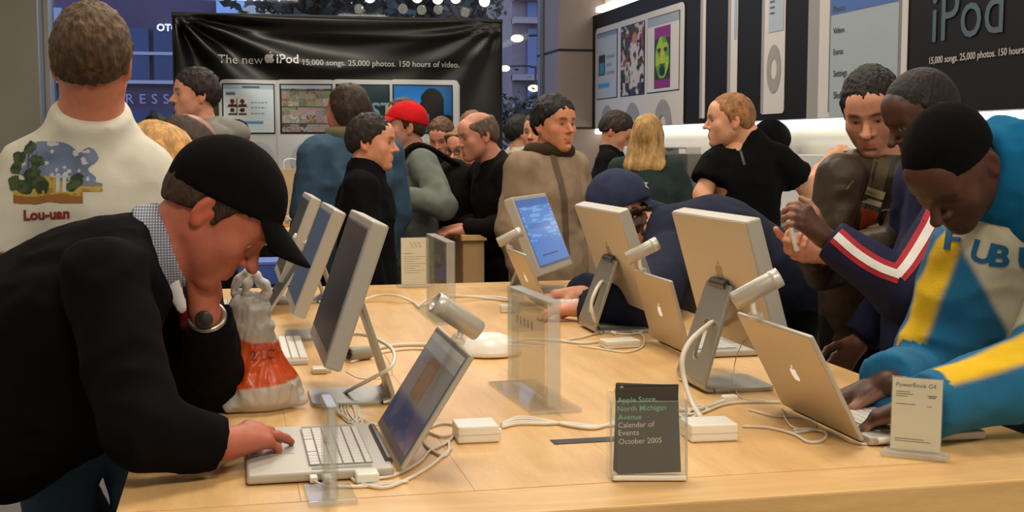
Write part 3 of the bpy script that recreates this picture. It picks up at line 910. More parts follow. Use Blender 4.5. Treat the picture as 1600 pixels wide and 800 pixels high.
# left steel-clad column in front of the glass, the pale stone pier in the corner
pl = at(0, 100, YW - .55); pr = at(62, 100, YW - .55); pr2 = at(77, 100, YW - .2)
c1 = struct(box('trim_1', ((pr[0] - 3.4) / 2, YW - .3, 2.05), (pr[0] + 3.4, .5, 4.1), M_GREY, bevel=.01))
struct(box('trim_2', ((pr[0] + pr2[0]) / 2 + .01, YW - .16, 2.05), (abs(pr2[0] - pr[0]) + .02, .24, 4.1), mat('pale_steel', (176, 176, 170), .4, .4), bevel=.005))
q0 = at(852, 100, YW - .1); q1 = at(906, 100, YW - .62)
cr = struct(box('wall_corner', ((q0[0] + XW + .1) / 2, YW - .2, 2.05), (XW + .1 - q0[0], .85, 4.1), M_STONE, bevel=.004))
for zz in (at(880, 78, YW - .63)[2], at(880, 200, YW - .63)[2]):
    struct(box('trim_3', ((q0[0] + XW) / 2 - .0, YW - .2, zz), (XW - q0[0] + .012, .862, .022), M_JOINT, bevel=0))
# glass front: panes between thin mullions
M_GLASS = clear_mat('window_glass', (.93, .96, .97), .5)
M_MULL = mat('mullion', (105, 108, 112), .4, .6)
xa, xb = pr2[0], q0[0]
wn = struct(box('window_1', ((xa + xb) / 2, YW - .02, .06), (xb - xa, .07, .12), M_MULL, bevel=.004))
nP = 4
for i in range(nP):
    x0 = xa + (xb - xa) * i / nP; x1 = xa + (xb - xa) * (i + 1) / nP
    link('pane', box('tmp', ((x0 + x1) / 2, YW, 2.1), (x1 - x0 - .012, .012, 3.96), M_GLASS, bevel=0).data, None, wn); bpy.data.objects.remove(bpy.data.objects['tmp'])
for i in (0, 4):
    x0 = xa + (xb - xa) * i / nP
    box('window_frame', (x0, YW - .02, 2.1), (.05, .08, 4.0), M_MULL, wn, .004)
# ------------------------------------------------------------------ outside: street, buildings, trees, lamps
struct(box('street', (5, 40, -.12), (90, 55.4, .1), mat('asphalt', (70, 72, 80), .8), bevel=0))
M_BRICK = mat('plum_brick', (86, 68, 88), .8, noise=.1, nscale=1.2)
M_BLUEGLASS = mat('blue_glass', (20, 46, 92), .25, noise=.25, nscale=.5, spec=.6)
M_PALE = mat('pale_concrete', (170, 168, 178), .8)
YB = 30.0
B = empty('shop_building', (at(160, 100, YB)[0], YB, 0), 'plum brick shopfront across the street with a band of blue windows', 'building')
bl, br = at(-200, 100, YB)[0], at(560, 100, YB)[0]
def zz(y, Y=YB): return at(300, y, Y)[2]
box('wall', ((bl + br) / 2, YB + 2, zz(0) / 2 - .2), (br - bl, 3.9, zz(-30)), M_BRICK, B, 0)
for (ya, yb, nm) in ((126, 46, 'window'), (300, 172, 'window')):
    z0, z1 = zz(ya), zz(yb); n = 9; wdt = (br - bl) / n
    for i in range(n):
        box(nm, (bl + wdt * (i + .5), YB - .02, (z0 + z1) / 2), (wdt - .1, .16, z1 - z0), M_BLUEGLASS, B, 0)
    box('sill', ((bl + br) / 2, YB - .08, z0 - .05), (br - bl, .24, .08), M_PALE, B, 0)
    if ya == 126: box('transom', ((bl + br) / 2, YB - .1, zz(85)), (br - bl, .08, .07), M_PALE, B, 0)
for (x0, y0, x1, y1, c) in ((338, 2, 382, 22, (165, 190, 235)), (70, 12, 96, 46, (150, 160, 180)), (60, 46, 92, 56, (90, 160, 220))):
    p, q = at(x0, y1, YB - .2), at(x1, y0, YB - .2)
    box('panel', ((p[0] + q[0]) / 2, YB - .1, (p[2] + q[2]) / 2), (q[0] - p[0], .2, q[2] - p[2]), mat('panel_%d' % c[0], c, .5), B, 0)
p, q = at(378, 30, YB - .5), at(530, 14, YB - .5)
box('canopy', ((p[0] + q[0]) / 2, YB - .4, (p[2] + q[2]) / 2), (q[0] - p[0], .8, q[2] - p[2]), mat('canopy_stone', (190, 188, 178), .7), B, .02)
def sign_text(name, s, x0, x1, yb, Y, mt, parent=None, thick=.06, off=0.0, spacing=1.0):
    a, b = at(x0, yb, Y), at(x1, yb, Y)
    me = text_mesh(name, s, 1, thick, abs(b[0] - a[0]), offset=off, spacing=spacing)
    me.transform(basis(a, (1, 0, 0), (0, 0, 1), (0, -1, 0))); return link(name, me, mt, parent)
sign_text('sign_letters', 'EXPRESS', 134, 264, 161, YB - .12, mat('lit_letters', (120, 130, 175), .4, emit=.2), B, spacing=1.75)
sign_text('sign_letters', 'OTC', 245, 278, 48, YB - .12, mat('white_letters', (235, 235, 240), .4, emit=.7), B, off=.03)
# tan stone block to the right with windows
M_TAN = mat('tan_stone', (132, 112, 112), .8, noise=.08, nscale=2)
M_TANL = mat('tan_stone_pale', (160, 140, 140), .8)
YT = 34.0
T = empty('stone_building', (at(850, 100, YT)[0], YT, 0), 'tan stone office block down the street with dark grouped windows', 'building')
p, q = at(800, 210, YT), at(1010, 210, YT)
tl = at(800, 0, YT)[0]; zt = at(820, -60, YT)[2]
box('wall', (tl + 4.2, YT + 3, zt / 2), (8.4, 6, zt), M_TAN, T, 0)
for (yt, yb) in ((-45, -6), (3, 30), (45, 118), (135, 160)):
    z1, z0 = at(830, yt, YT)[2], at(830, yb, YT)[2]
    for i in range(7):
        xx = tl + .9 + i * 1.15 - (.35 if i % 3 == 0 else 0)
        box('window', (xx, YT - .03, (z0 + z1) / 2), (.42 if i % 3 else .26, .14, z1 - z0), mat('dusk_glass', (96, 108, 140), .2), T, 0)
for yb in (-2, 34, 122, 166):
    z = at(830, yb, YT)[2]; box('ledge', (tl + 4.2, YT - .15, z), (8.4, .5, .16), M_TANL, T, 0)
# far pale tower behind, against the sky
YF = 60.0
p, q = at(770, 0, YF), at(812, 0, YF)
F_ = empty('far_tower', (p[0] + 1, YF, 0), 'pale far tower at the end of the street', 'building')
box('wall', ((p[0] + q[0]) / 2, YF + 2, 6), (q[0] - p[0], 4, at(790, -40, YF)[2] * 2 - 12 + 12), mat('tower', (150, 158, 185), .8), F_, 0)
for i in range(6): box('window', ((p[0] + q[0]) / 2 + .1, YF - .05, at(790, 5 + i * 24, YF)[2]), (.9, .2, .35), mat('tower_win', (110, 112, 130), .4), F_, 0)
# trees: trunk, boughs and a loose crown of real leaves
M_LEAF = mat('dusk_leaves', (52, 58, 50), .8, noise=.4, nscale=2); M_BARK = mat('bark', (50, 42, 38), .9)
def tree(cx, cy, z0, z1, rad, label, n=1500, leaf=.10, seed=1):
    r = np.random.default_rng(seed)
    t = empty('street_tree', (cx, cy, 0), label, 'tree', 'street trees behind the banner')
    Vs, Fs, o = [], [], 0
    for i in range(9):
        a = r.uniform(0, 2 * PI); e = (cx + math.cos(a) * rad * .8, cy + math.sin(a) * rad * .6, r.uniform(z0 + .3, z1))
        V, F = tube_np(spline([(cx, cy, z0 * .6), ((cx + e[0]) / 2, (cy + e[1]) / 2, z0 + (e[2] - z0) * .3), e], 8), np.linspace(.06, .012, 9), 5)
        Vs.append(V); Fs += [tuple(k + o for k in f) for f in F]; o += len(V)
    V, F = tube_np([(cx, cy, 0), (cx, cy, z0 * .5), (cx, cy, z0)], [.13, .1, .07], 8); Vs.append(V); Fs += [tuple(k + o for k in f) for f in F]
    link('trunk', poly_mesh('trunk', np.concatenate(Vs), Fs), M_BARK, t)
    c = np.stack([cx + rad * r.normal(0, .55, n), cy + rad * .6 * r.normal(0, .55, n), (z0 + z1) / 2 + (z1 - z0) * .5 * r.normal(0, .55, n)], 1)
    a = r.normal(0, 1, (n, 3)); a /= np.linalg.norm(a, axis=1)[:, None]; b = np.cross(a, r.normal(0, 1, (n, 3))); b /= np.linalg.norm(b, axis=1)[:, None]
    s_ = leaf * r.uniform(.6, 1.3, (n, 1))
    V = np.stack([c - a * s_, c + b * s_ * .5, c + a * s_, c - b * s_ * .5], 1).reshape(-1, 3)
    o = link('leaves', mesh_np('leaves', V, np.arange(4 * n).reshape(-1, 4), False), M_LEAF, t); o['kind'] = 'stuff'
YT1 = 18.0
for i, (px, py, r_, lb) in enumerate(((500, 6, .8, 'leafy street tree above the left half of the black banner'), (640, 10, .95, 'leafy street tree above the middle of the black banner'), (722, 12, .55, 'smaller leafy tree above the right corner of the black banner'))):
    p = at(px, py, YT1 + i * 3.2); tree(p[0], p[1], p[2] - .5, p[2] + .7, r_, lb, seed=i + 2)
p = at(815, 175, 26); tree(p[0], p[1], p[2] - .9, p[2] + .3, .8, 'dark low tree in the gap right of the black banner', 700, .09, 9)
M_GLOW = mat('lamp_glow', (255, 214, 150), .4, emit=4.0)
M_POST = mat('lamp_post', (60, 60, 66), .5, .5)
for i, (px, py, Y, lb) in enumerate(((808, 60, 25, 'glowing street lamp nearest the banner, highest of three'), (789, 107, 31, 'glowing street lamp at the banner edge, middle height of three'), (834, 138, 27, 'glowing street lamp by the stone pier, lowest of three'))):
    p = at(px, py, Y); t = empty('street_lamp', (p[0] + .8, Y, 0), lb, 'street lamp', 'street lamps outside')
    M_ = Matrix.Translation(p)
    lathe('lamp_globe', [(.13 * math.sin(a), -.075 * math.cos(a)) for a in np.linspace(0, PI, 11)], M_GLOW, t, M_, 16)
    tube('pole', [(p[0] + .8, Y, 0), (p[0] + .8, Y, p[2] - .3), (p[0] + .7, Y, p[2] + .05), (p[0] + .1, Y, p[2] + .06)], .03, M_POST, t, 24, 6)
# string of round bulbs under the ceiling edge by the glass
for i, (px, py) in enumerate(((578, -4), (652, -4), (684, -2), (712, -3), (757, 2))):
    p = at(px, py, YW - .5)
    lb = ('first', 'second', 'third', 'fourth', 'fifth')[i]
    b = empty('globe_bulb', p, 'round white globe bulb by the window, %s from the left of five' % lb, 'bulb', 'globe bulbs above the banner')
    lathe('globe', [(0, -.05)] + [(.05 * math.sin(a), -.05 * math.cos(a)) for a in np.linspace(.2, PI - .25, 10)] + [(.012, .05), (0, .05)], mat('bulb_glow', (255, 236, 205), .4, emit=6.0), b, Matrix.Translation(p), 18)
    tube('cord', [p + np.array([0, 0, .05]), p + np.array([0, 0, 4.1 - p[2]])], .006, M_BLACK, b, 4, 6, False)

# ------------------------------------------------------------------ black fabric banner
YBN = 10.6
M_BAN = mat('banner_fabric', (8, 8, 8), .40, noise=.15, nscale=60, spec=.36)
M_PRINT = mat('print', (255, 255, 255), .55, vcol=True, spec=.25)
M_WHITEP = mat('print_white', (226, 228, 230), .6, spec=.2)
M_GREYP = mat('print_grey', (170, 172, 172), .6, spec=.2)
a = at(271, 24, YBN); b = at(783, 33, YBN); xl, xr, ztop = a[0], b[0], (a[2] + b[2]) / 2
BN = empty('banner', ((xl + xr) / 2, YBN, 0), 'wide black fabric banner with sagging folds and a row of printed music players', 'banner')
nx, nz = 150, 90
def ban_y(u, v):
    """depth of the cloth: u 0..1 across, v 0..1 downwards; folds fan from the upper corners, swags between"""
    d = np.zeros_like(u)
    for (cu, sgn) in ((0.0, 1), (1.0, -1)):
        uu = (u - cu) * sgn * 2.6; vv = v * 1.9 + .02
        ang = np.arctan2(uu, vv); rr = np.sqrt(uu ** 2 + vv ** 2)
        amp = (.085 if cu == 0 else .022) * np.exp(-rr * .9) * smooth01(rr, .05, .25)
        d += amp * np.sin(ang * (13 if cu == 0 else 17) + .6)
    sw = v + .12 * np.cos((u - .5) * PI * 1.0) * -1
    d += .028 * np.exp(-((v - .16 - .13 * (1 - (2 * u - 1) ** 2)) / .05) ** 2) * (1 - np.abs(2 * u - 1)) ** .5
    d += .022 * np.exp(-((v - .06 - .05 * (1 - (2 * u - 1) ** 2)) / .022) ** 2)
    return d
u, v = np.meshgrid(np.linspace(0, 1, nx), np.linspace(0, 1, nz), indexing='ij'); u = u.ravel(); v = v.ravel()
zb = .35; P = np.stack([xl + (xr - xl) * u, YBN - ban_y(u, v * (ztop - zb) / 1.35), ztop - (ztop - zb) * v], 1)
i, j = np.meshgrid(np.arange(nx - 1), np.arange(nz - 1), indexing='ij'); i = i.ravel(); j = j.ravel()
Fq = np.stack([i * nz + j, i * nz + j + 1, (i + 1) * nz + j + 1, (i + 1) * nz + j], 1)
bo = link('cloth', mesh_np('cloth', P, Fq), M_BAN, BN)
md = bo.modifiers.new('thickness', 'SOLIDIFY'); md.thickness = .004; md.offset = -1
box('rail', ((xl + xr) / 2, YBN + .01, ztop + .005), (xr - xl + .03, .03, .035), M_BLACK, BN, .006)
for sx in (xl, xr):
    box('pole', (sx, YBN + .03, ztop / 2), (.03, .03, ztop), M_BLACK, BN, .004)
    box('foot', (sx, YBN + .05, .015), (.08, .5, .03), M_BLACK, BN, .004)
ban_bv = BVHTree.FromPolygons([tuple(p) for p in P], [tuple(f) for f in Fq])
def on_banner(name, me, mt, lift=.006, parent=BN):
    project_mesh(me, ban_bv, Matrix.Identity(4), (0, 1, 0), lift, 2.0); return link(name, me, mt, parent)
def ban_text(s, x0, x1, yb, mt, off=0.0):
    a, b = at(x0, yb, YBN - .3), at(x1, yb, YBN - .3); a, b = at(x0, yb, YBN), at(x1, yb, YBN)
    me = text_mesh('lettering', s, 1, 0, b[0] - a[0], offset=off)
    me.transform(basis((a[0], YBN - .35, a[2]), (1, 0, 0), (0, 0, 1), (0, -1, 0))); return on_banner('lettering', me, mt)
ban_text('The new', 341, 411, 99, M_GREYP)
ban_text('iPod', 432, 466, 99, M_WHITEP, .012)
ban_text('15,000 songs. 25,000 photos. 150 hours of video.', 473, 718, 102, M_GREYP, .012)
ap = at(420.5, 91.5, YBN); me = apple_mesh('apple_mark', .098, basis((ap[0], YBN - .35, ap[2]), (1, 0, 0), (0, 0, 1), (0, -1, 0)), .0001); on_banner('apple_mark', me, M_WHITEP)
def sheet(name, x0, y0, x1, y1, fn, res=.012, lift=.011, parent=BN):
    """a printed picture on the banner"""
    a, b = at(x0, y1, YBN), at(x1, y0, YBN)
    w_, h_ = b[0] - a[0], b[2] - a[2]
    me = paint_grid(name, (a[0], YBN - .35, a[2]), (w_, 0, 0), (0, 0, h_), max(3, int(w_ / res)), max(3, int(h_ / res)), fn)
    return on_banner(name, me, M_PRINT, lift, parent)
L3 = lambda *c: np.array(lin(c))
def fill(u, *c): return np.tile(L3(*c), (len(u), 1))
def rectm(u, v, a, b, c, d): return (u > a) & (u < b) & (v > c) & (v < d)
def scr_nowplaying(u, v):
    c = fill(u, 190, 206, 216); c[v > .9] = L3(150, 172, 190); c[rectm(u, v, .38, .72, .93, .97)] = L3(70, 80, 90)
    c[rectm(u, v, .06, .24, .78, .84)] = L3(90, 100, 110)
    for du in (0, 1):
        for dv in (0, 1):
            a, b = .08 + du * .2, .36 + dv * .18
            c[rectm(u, v, a, a + .19, b, b + .17)] = L3(215, 205, 200)
            m = (((u - a - .095) / .05) ** 2 + ((v - b - .11) / .05) ** 2 < 1) | rectm(u, v, a + .02, a + .17, b, b + .05); c[m] = L3(70, 50, 50) if dv else L3(35, 38, 36)
    c[rectm(u, v, .075, .48, .53, .545) | rectm(u, v, .26, .285, .36, .71)] = L3(20, 20, 22)
    for k in range(3): c[rectm(u, v, .55, .80 + .05 * (k % 2) + (.09 if k == 0 else 0), .615 - k * .115, .645 - k * .115) & ((u * 60).astype(int) % 4 > 0)] = L3(90, 105, 120)
    c[rectm(u, v, .08, .92, .17, .23)] = L3(200, 210, 215); c[rectm(u, v, .08, .78, .17, .23)] = L3(84, 140, 190)
    return c
def scr_grid(u, v):
    c = fill(u, 30, 28, 26); iu = (u * 6 * .98).astype(int); iv = (v * 5.6).astype(int); r = np.random.default_rng(5); pal = r.uniform(.02, .5, (6, 7, 3, 3)) ** 1.4; pal = pal * .3 + pal.mean(-1, keepdims=True) * .7 + np.array([.03, .01, -.01])
    fu = u * 6 * .98 % 1; fv = v * 5.6 % 1
    n = noise3(np.stack([u * 40, v * 40, u * 0], 1), 1, 3); kk = (n > .1).astype(int) + (fv > .62)
    c = np.clip(pal[iu, iv, kk], .02, 1)
    c[(fu < .05) | (fv < .06)] = L3(20, 20, 20); c[v > .92] = L3(150, 172, 190)
    return c
def scr_dark(u, v): return fill(u, 24, 44, 50) * (1 + .5 * v[:, None])
def scr_sil(u, v):
    """a dark head in profile, seen against blue"""
    r = np.sqrt((u - .3) ** 2 + ((v - .6) * 1.1) ** 2); c = L3(30, 110, 190) * (1.6 - 1.5 * r)[:, None] + L3(60, 190, 215) * (np.exp(-((u - .2) ** 2 + (v - .05) ** 2) * 9))[:, None]
    m = (((u - .66) / .20) ** 2 + ((v - .66) / .29) ** 2 < 1) | rectm(u, v, .6, .86, .2, .6) | (((u - .9) / .34) ** 2 + ((v - .02) / .36) ** 2 < 1) | (((u - .5) / .07) ** 2 + ((v - .58) / .06) ** 2 < 1)
    c[m] = L3(16, 14, 18); return np.clip(c, 0, 1)
M_PLAYER = mat('player_white', (186, 190, 194), .55, spec=.3)
pls = [(341, 447, 350, 427, scr_nowplaying), (430, 525, 440, 517, scr_grid), (517, 622, 527, 606, scr_dark), (607, 718, 615, 705, scr_sil)]
for k, (x0, x1, s0, s1, fn) in enumerate(pls):
    a, b = at(x0, 124, YBN), at(x1, 124, YBN); w_ = b[0] - a[0]; h_ = 1.35; tz = a[2]
    n = 34
    uu, vv = np.meshgrid(np.linspace(0, 1, 26), np.linspace(0, 1, n), indexing='ij'); uu = uu.ravel(); vv = vv.ravel(); r = .045
    # round the top corners
    X = uu * w_; Zd = vv * h_; zt_ = np.where(X < r, r - np.sqrt(np.maximum(0, r * r - (r - X) ** 2)), np.where(X > w_ - r, r - np.sqrt(np.maximum(0, r * r - (X - w_ + r) ** 2)), 0)) if k in (0, 3) or True else 0
    P2 = np.stack([a[0] + X, np.full(len(X), YBN - .35), tz - np.maximum(Zd, zt_)], 1)
    ii, jj = np.meshgrid(np.arange(25), np.arange(n - 1), indexing='ij'); ii = ii.ravel(); jj = jj.ravel()
    Fk = np.stack([ii * n + jj, ii * n + jj + 1, (ii + 1) * n + jj + 1, (ii + 1) * n + jj], 1)
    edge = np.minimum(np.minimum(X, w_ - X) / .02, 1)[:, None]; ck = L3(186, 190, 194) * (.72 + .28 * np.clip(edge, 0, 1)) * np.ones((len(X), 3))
    wheel = np.sqrt((X - w_ / 2) ** 2 + (Zd - .92) ** 2)
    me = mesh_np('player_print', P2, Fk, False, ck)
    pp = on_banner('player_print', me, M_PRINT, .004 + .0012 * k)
    sheet('screen_edge', s0 - 2, 131 + k * .6, s1 + 2, 209, lambda u, v: fill(u, 22, 22, 24), .012, .0085 + .0012 * k)
    sheet('screen_print', s0, 133 + k * .6, s1, 207, fn, .008, .0165 + .0012 * k)
    wc = at((x0 + x1) / 2 + (6 if k < 2 else 0), 250, YBN)
    for rr, cc, nm, lf in ((.155, (164, 166, 182), 'wheel_print', .0095), (.058, (196, 198, 202), 'button_print', .012)):
        pts = [(wc[0] + rr * math.cos(t), YBN - .35, wc[2] + rr * math.sin(t)) for t in np.linspace(0, 2 * PI, 41)[:-1]]
        bm = bmesh.new(); c0 = bm.verts.new((wc[0], YBN - .35, wc[2])); vs = [bm.verts.new(p_) for p_ in pts]
        for q_ in range(40): bm.faces.new((c0, vs[q_], vs[(q_ + 1) % 40]))
        on_banner(nm, bm_mesh(nm, bm), mat(nm, cc, .6), lf + .0012 * k)
ban_me = text_mesh('lettering', 'LOST', 1, 0, at(612, 190, YBN)[0] - at(534, 190, YBN)[0], offset=.02); pa = at(536, 184, YBN)
ban_me.transform(basis((pa[0], YBN - .35, pa[2]), (1, 0, 0), (0, 0, 1), (0, -1, 0))); on_banner('lettering', ban_me, mat('print_teal', (110, 150, 158), .6), .023)

# ------------------------------------------------------------------ printed graphic along the right wall, and the light under it
ZG0 = 1.625; ZG1 = 2.69
YG1 = atX(920, 100, XW)[1]; YG0 = 3.6
M_CHAR = mat('graphic_charcoal', (30, 29, 29), .55, spec=.12)
GR = empty('wall_graphic', (XW, (YG0 + YG1) / 2, ZG0), 'long charcoal wall graphic with giant white music players on the right wall', 'wall graphic')
GX = XW - .10
box('panel', (XW - .04, (YG0 + YG1) / 2, (ZG0 + ZG1) / 2), (.12, YG1 - YG0, ZG1 - ZG0), M_CHAR, GR, .002)
def wy(px): return atX(px, 150, GX)[1]
def wbox(name, x0, x1, z0, z1, mt, lift=.004, thick=.004, parent=GR, rad=0.0):
    y0, y1 = wy(x0), wy(x1); z0 = max(z0, ZG0 + .001); z1 = min(z1, ZG1 - .001)
    if rad:
        w_, h_ = abs(y0 - y1), z1 - z0; ol = [p_ for p_ in round_rect(w_, h_, rad) if p_[1] > 0] + [(-w_ / 2, -h_ / 2), (w_ / 2, -h_ / 2)]
        if rad == .03: ol = round_rect(w_, h_, rad)
        me = plate_mesh(name, ol, [], thick, basis((GX - lift, (y0 + y1) / 2, (z0 + z1) / 2), (0, -1, 0), (0, 0, 1), (-1, 0, 0)))
        return link(name, me, mt, parent)
    return box(name, (GX - lift, (y0 + y1) / 2, (z0 + z1) / 2), (thick, abs(y0 - y1), z1 - z0), mt, parent, 0)
def wpaint(name, x0, x1, z0, z1, fn, lift, res=.01, parent=GR):
    y0, y1 = wy(x0), wy(x1)
    me = paint_grid(name, (GX - lift, y0, z0), (0, y1 - y0, 0), (0, 0, z1 - z0), max(3, int(abs(y1 - y0) / res)), max(3, int((z1 - z0) / res)), fn)
    return link(name, me, M_PRINT, parent)
def wz(px, py): return atX(px, py, GX)[2]
M_WP = mat('graphic_white', (206, 202, 198), .6, spec=.3); M_WPE = mat('graphic_edge', (150, 147, 145), .6)
def wtext(s, x0, x1, yb, mt, lift=.012, off=0.0, parent=GR, size=None):
    a = atX(x0, yb, GX - lift); b = atX(x1, yb, GX - lift)
    me = text_mesh('lettering', s, 1, .001, abs(a[1] - b[1]), offset=off)
    me.transform(basis((GX - lift, a[1], a[2]), (0, -1, 0), (0, 0, 1), (-1, 0, 0))); return link('lettering', me, mt, parent)
def scr_list(u, v):
    c = fill(u, 176, 186, 194); c[v > .93] = L3(120, 140, 160); c[rectm(u, v, .1, .42, .35, .68)] = L3(30, 44, 52); c[rectm(u, v, .15, .38, .38, .55)] = L3(60, 140, 165)
    for k in range(3): c[rectm(u, v, .5, .9 - .15 * (k % 2), .60 - k * .12, .64 - k * .12)] = L3(130, 145, 155)
    c[rectm(u, v, .08, .66, .17, .22)] = L3(70, 150, 205); return c
def scr_photo(u, v):
    n = noise3(np.stack([u * 7, v * 9, u * 0], 1), 1, 8); n2 = noise3(np.stack([u * 14, v * 16, u * 0], 1), 1, 4)
    c = fill(u, 60, 52, 46); c[n > .05] = L3(190, 186, 180); c[(n2 > .35)] = L3(30, 26, 24); c[(n2 < -.5) & (v > .4)] = L3(150, 70, 50); c[rectm(u, v, 0, .35, 0, .3) & (n < .3)] = L3(34, 30, 32)
    c[rectm(u, v, .42, .75, .1, .75) & (n2 < .5)] = L3(198, 190, 184); c[((u - .6) / .12) ** 2 + ((v - .8) / .08) ** 2 < 1] = L3(180, 120, 95); return c
def scr_face(u, v):
    """a green face on purple"""
    c = fill(u, 130, 40, 120); m = rectm(u, v, 0, 1, .13, .80); c[m] = L3(34, 50, 20)
    f = ((u - .5) / .43) ** 2 + ((v - .50) / .34) ** 2 < 1; n = noise3(np.stack([u * 5, v * 9, u * 0], 1), 1, 2)
    c[f] = L3(86, 150, 30); c[f & (n > .1)] = L3(150, 190, 40); c[((u - .5) / .12) ** 2 + ((v - .52) / .16) ** 2 < 1] = L3(190, 180, 50)
    for sx in (.3, .7): c[((u - sx) / .13) ** 2 + ((v - .62) / .035) ** 2 < 1] = L3(28, 40, 16)
    c[((u - .5) / .2) ** 2 + ((v - .28) / .09) ** 2 < 1] = L3(26, 34, 16); c[rectm(u, v, .3, .7, .365, .385)] = L3(40, 60, 20); return c
for k, (x0, x1, sx0, sx1, fn) in enumerate(((931, 971, 934, 965, scr_list), (969, 1013, 972, 1008, scr_photo), (1010, 1070, 1014, 1063, None))):
    zt_ = wz(x1, 47 if k == 0 else (30 if k == 1 else 3)) if False else wz(1068, 3)
    wbox('player_print', x0, x1, ZG0, zt_, M_WP, .004 + .003 * k, .004, rad=.06 if k in (0, 2) else .02)
    zs1, zs0 = wz(1063, 17), wz(1063, 139)
    wbox('screen_edge', sx0 - .7, sx1 + .7, zs0 - .008, zs1 + .008, M_BLACK, .008 + .003 * k, .002)
    if fn: wpaint('screen_print', sx0, sx1, zs0, zs1, fn, .011 + .003 * k, .014)
    else:
        wbox('screen_print', sx0, sx1, zs0, zs1, mat('screen_pale', (205, 205, 200), .6), .016, .002)
        wbox('screen_header', sx0, sx1, zs1 - .07, zs1, mat('screen_header', (150, 160, 172), .6), .0165, .002)
        wpaint('screen_print', 1025, 1050, wz(1050, 136), wz(1050, 38), scr_face, .0185, .012)
    yc = (wy(x0) + wy(x1)) / 2
    pts = [(math.cos(t) * .20, math.sin(t) * .20) for t in np.linspace(0, 2 * PI, 40)[:-1]]
    ring = [(x_, y_) for x_, y_ in pts if True]
    zc = ZG0 - .005
    half = [(math.cos(t) * .20, .002 + math.sin(t) * .20) for t in np.linspace(0, PI, 24)]; hole = [(math.cos(t) * .075, .002 + math.sin(t) * .075) for t in np.linspace(PI, 0, 16)]
    link('wheel_print', plate_mesh('wheel_print', half + hole, [], .001, basis((GX - .012 - .003 * k, yc, ZG0 + .002), (0, -1, 0), (0, 0, 1), (-1, 0, 0))), M_WPE, GR)
# players seen edge-on
for (x0, x1, m_) in ((1094, 1098, M_WPE), (1098, 1102, M_WP), (1137, 1142, M_WPE), (1142, 1152, M_WP)):
    wbox('player_print', x0, x1, wz(x0, 185) if x0 < 1130 else ZG0, ZG1, m_, .004)
wpaint('screen_print', 1147, 1151, wz(1150, 62), ZG1 - .002, lambda u, v: fill(u, 150, 170, 200), .008, .05)
wbox('player_print', 1190, 1226, wz(1205, 178), ZG1, M_WP, .004, .004, rad=.03)
wbox('player_print', 1190, 1194, wz(1205, 176), ZG1, M_WPE, .006, .003)
wbox('screen_print', 1201, 1224, wz(1210, 50), ZG1 - .002, mat('screen_blue', (166, 180, 190), .6), .008, .002)
for k in range(3): wbox('screen_line', 1203, 1210, wz(1210, 4 + k * 9), wz(1210, 1 + k * 9), mat('line_grey', (90, 95, 105), .6), .010, .001)
a_, b_ = wy(1198), wy(1222); yc = (a_ + b_) / 2; zc = wz(1211, 108); ry = abs(a_ - b_) / 2 * .92; rz = abs(wz(1211, 72) - wz(1211, 148)) / 2
me = plate_mesh('wheel_print', [(ry * math.cos(t), rz * math.sin(t)) for t in np.linspace(0, 2 * PI, 49)[:-1]], [[(ry * .42 * math.cos(t), rz * .42 * math.sin(t)) for t in np.linspace(0, 2 * PI, 33)[:-1]]], .001, basis((GX - .008, yc, zc), (0, -1, 0), (0, 0, 1), (-1, 0, 0)))
link('wheel_print', me, M_WPE, GR)
# the big player with a menu
wbox('player_print', 1262, 1283, ZG0, ZG1, M_WPE, .004); wbox('player_print', 1280, 1417, ZG0, ZG1, M_WP, .006)
wbox('screen_edge', 1296, 1408, ZG0 + .03, ZG1, mat('screen_rim', (120, 124, 130), .6), .009, .002)
wbox('screen_print', 1299, 1404, ZG0, ZG1, mat('screen_menu', (160, 172, 180), .6, noise=.04, nscale=120), .011, .002)
wbox('screen_header', 1299, 1404, wz(1400, 3), ZG1, mat('header_blue', (70, 105, 170), .6), .013, .002)
M_TXT = mat('print_dark', (52, 60, 70), .6)
for s_, y_, w_ in (('Photos', 20, 19), ('Videos', 53, 17), ('Extras', 86, 15), ('Settings', 120, 21), ('Shuffle', 154, 19)): wtext(s_, 1302, 1302 + w_, y_, M_TXT, .0145)
M_SILV = mat('print_silver', (118, 134, 140), .3, .5); 
wtext('iPod', 1456, 1566, 66, mat('print_slate', (72, 92, 98), .5), .006); wtext('15,000 songs. 25,000 photos. 150 hours of video.', 1452, 1640, 100, mat('print_pale', (190, 184, 178), .6), .006, .006)
# bright cove: a strip lamp washes the wall below the graphic, and one above it
M_COVE = mat('cove_lamp', (255, 250, 236), .5, emit=3.0)
for nm, z, h_, lb in (('cove_lamp', ZG0 - .03, .05, 'long white strip lamp under the wall graphic'), ('cove_lamp', ZG1 + .06, .05, 'long white strip lamp along the top of the wall graphic')):
    o = box(nm, (XW - .035, (YG0 + YG1) / 2, z), (.07, YG1 - YG0, h_), M_COVE, None, .004); tag(o, lb, 'lamp', 'cove lamps')
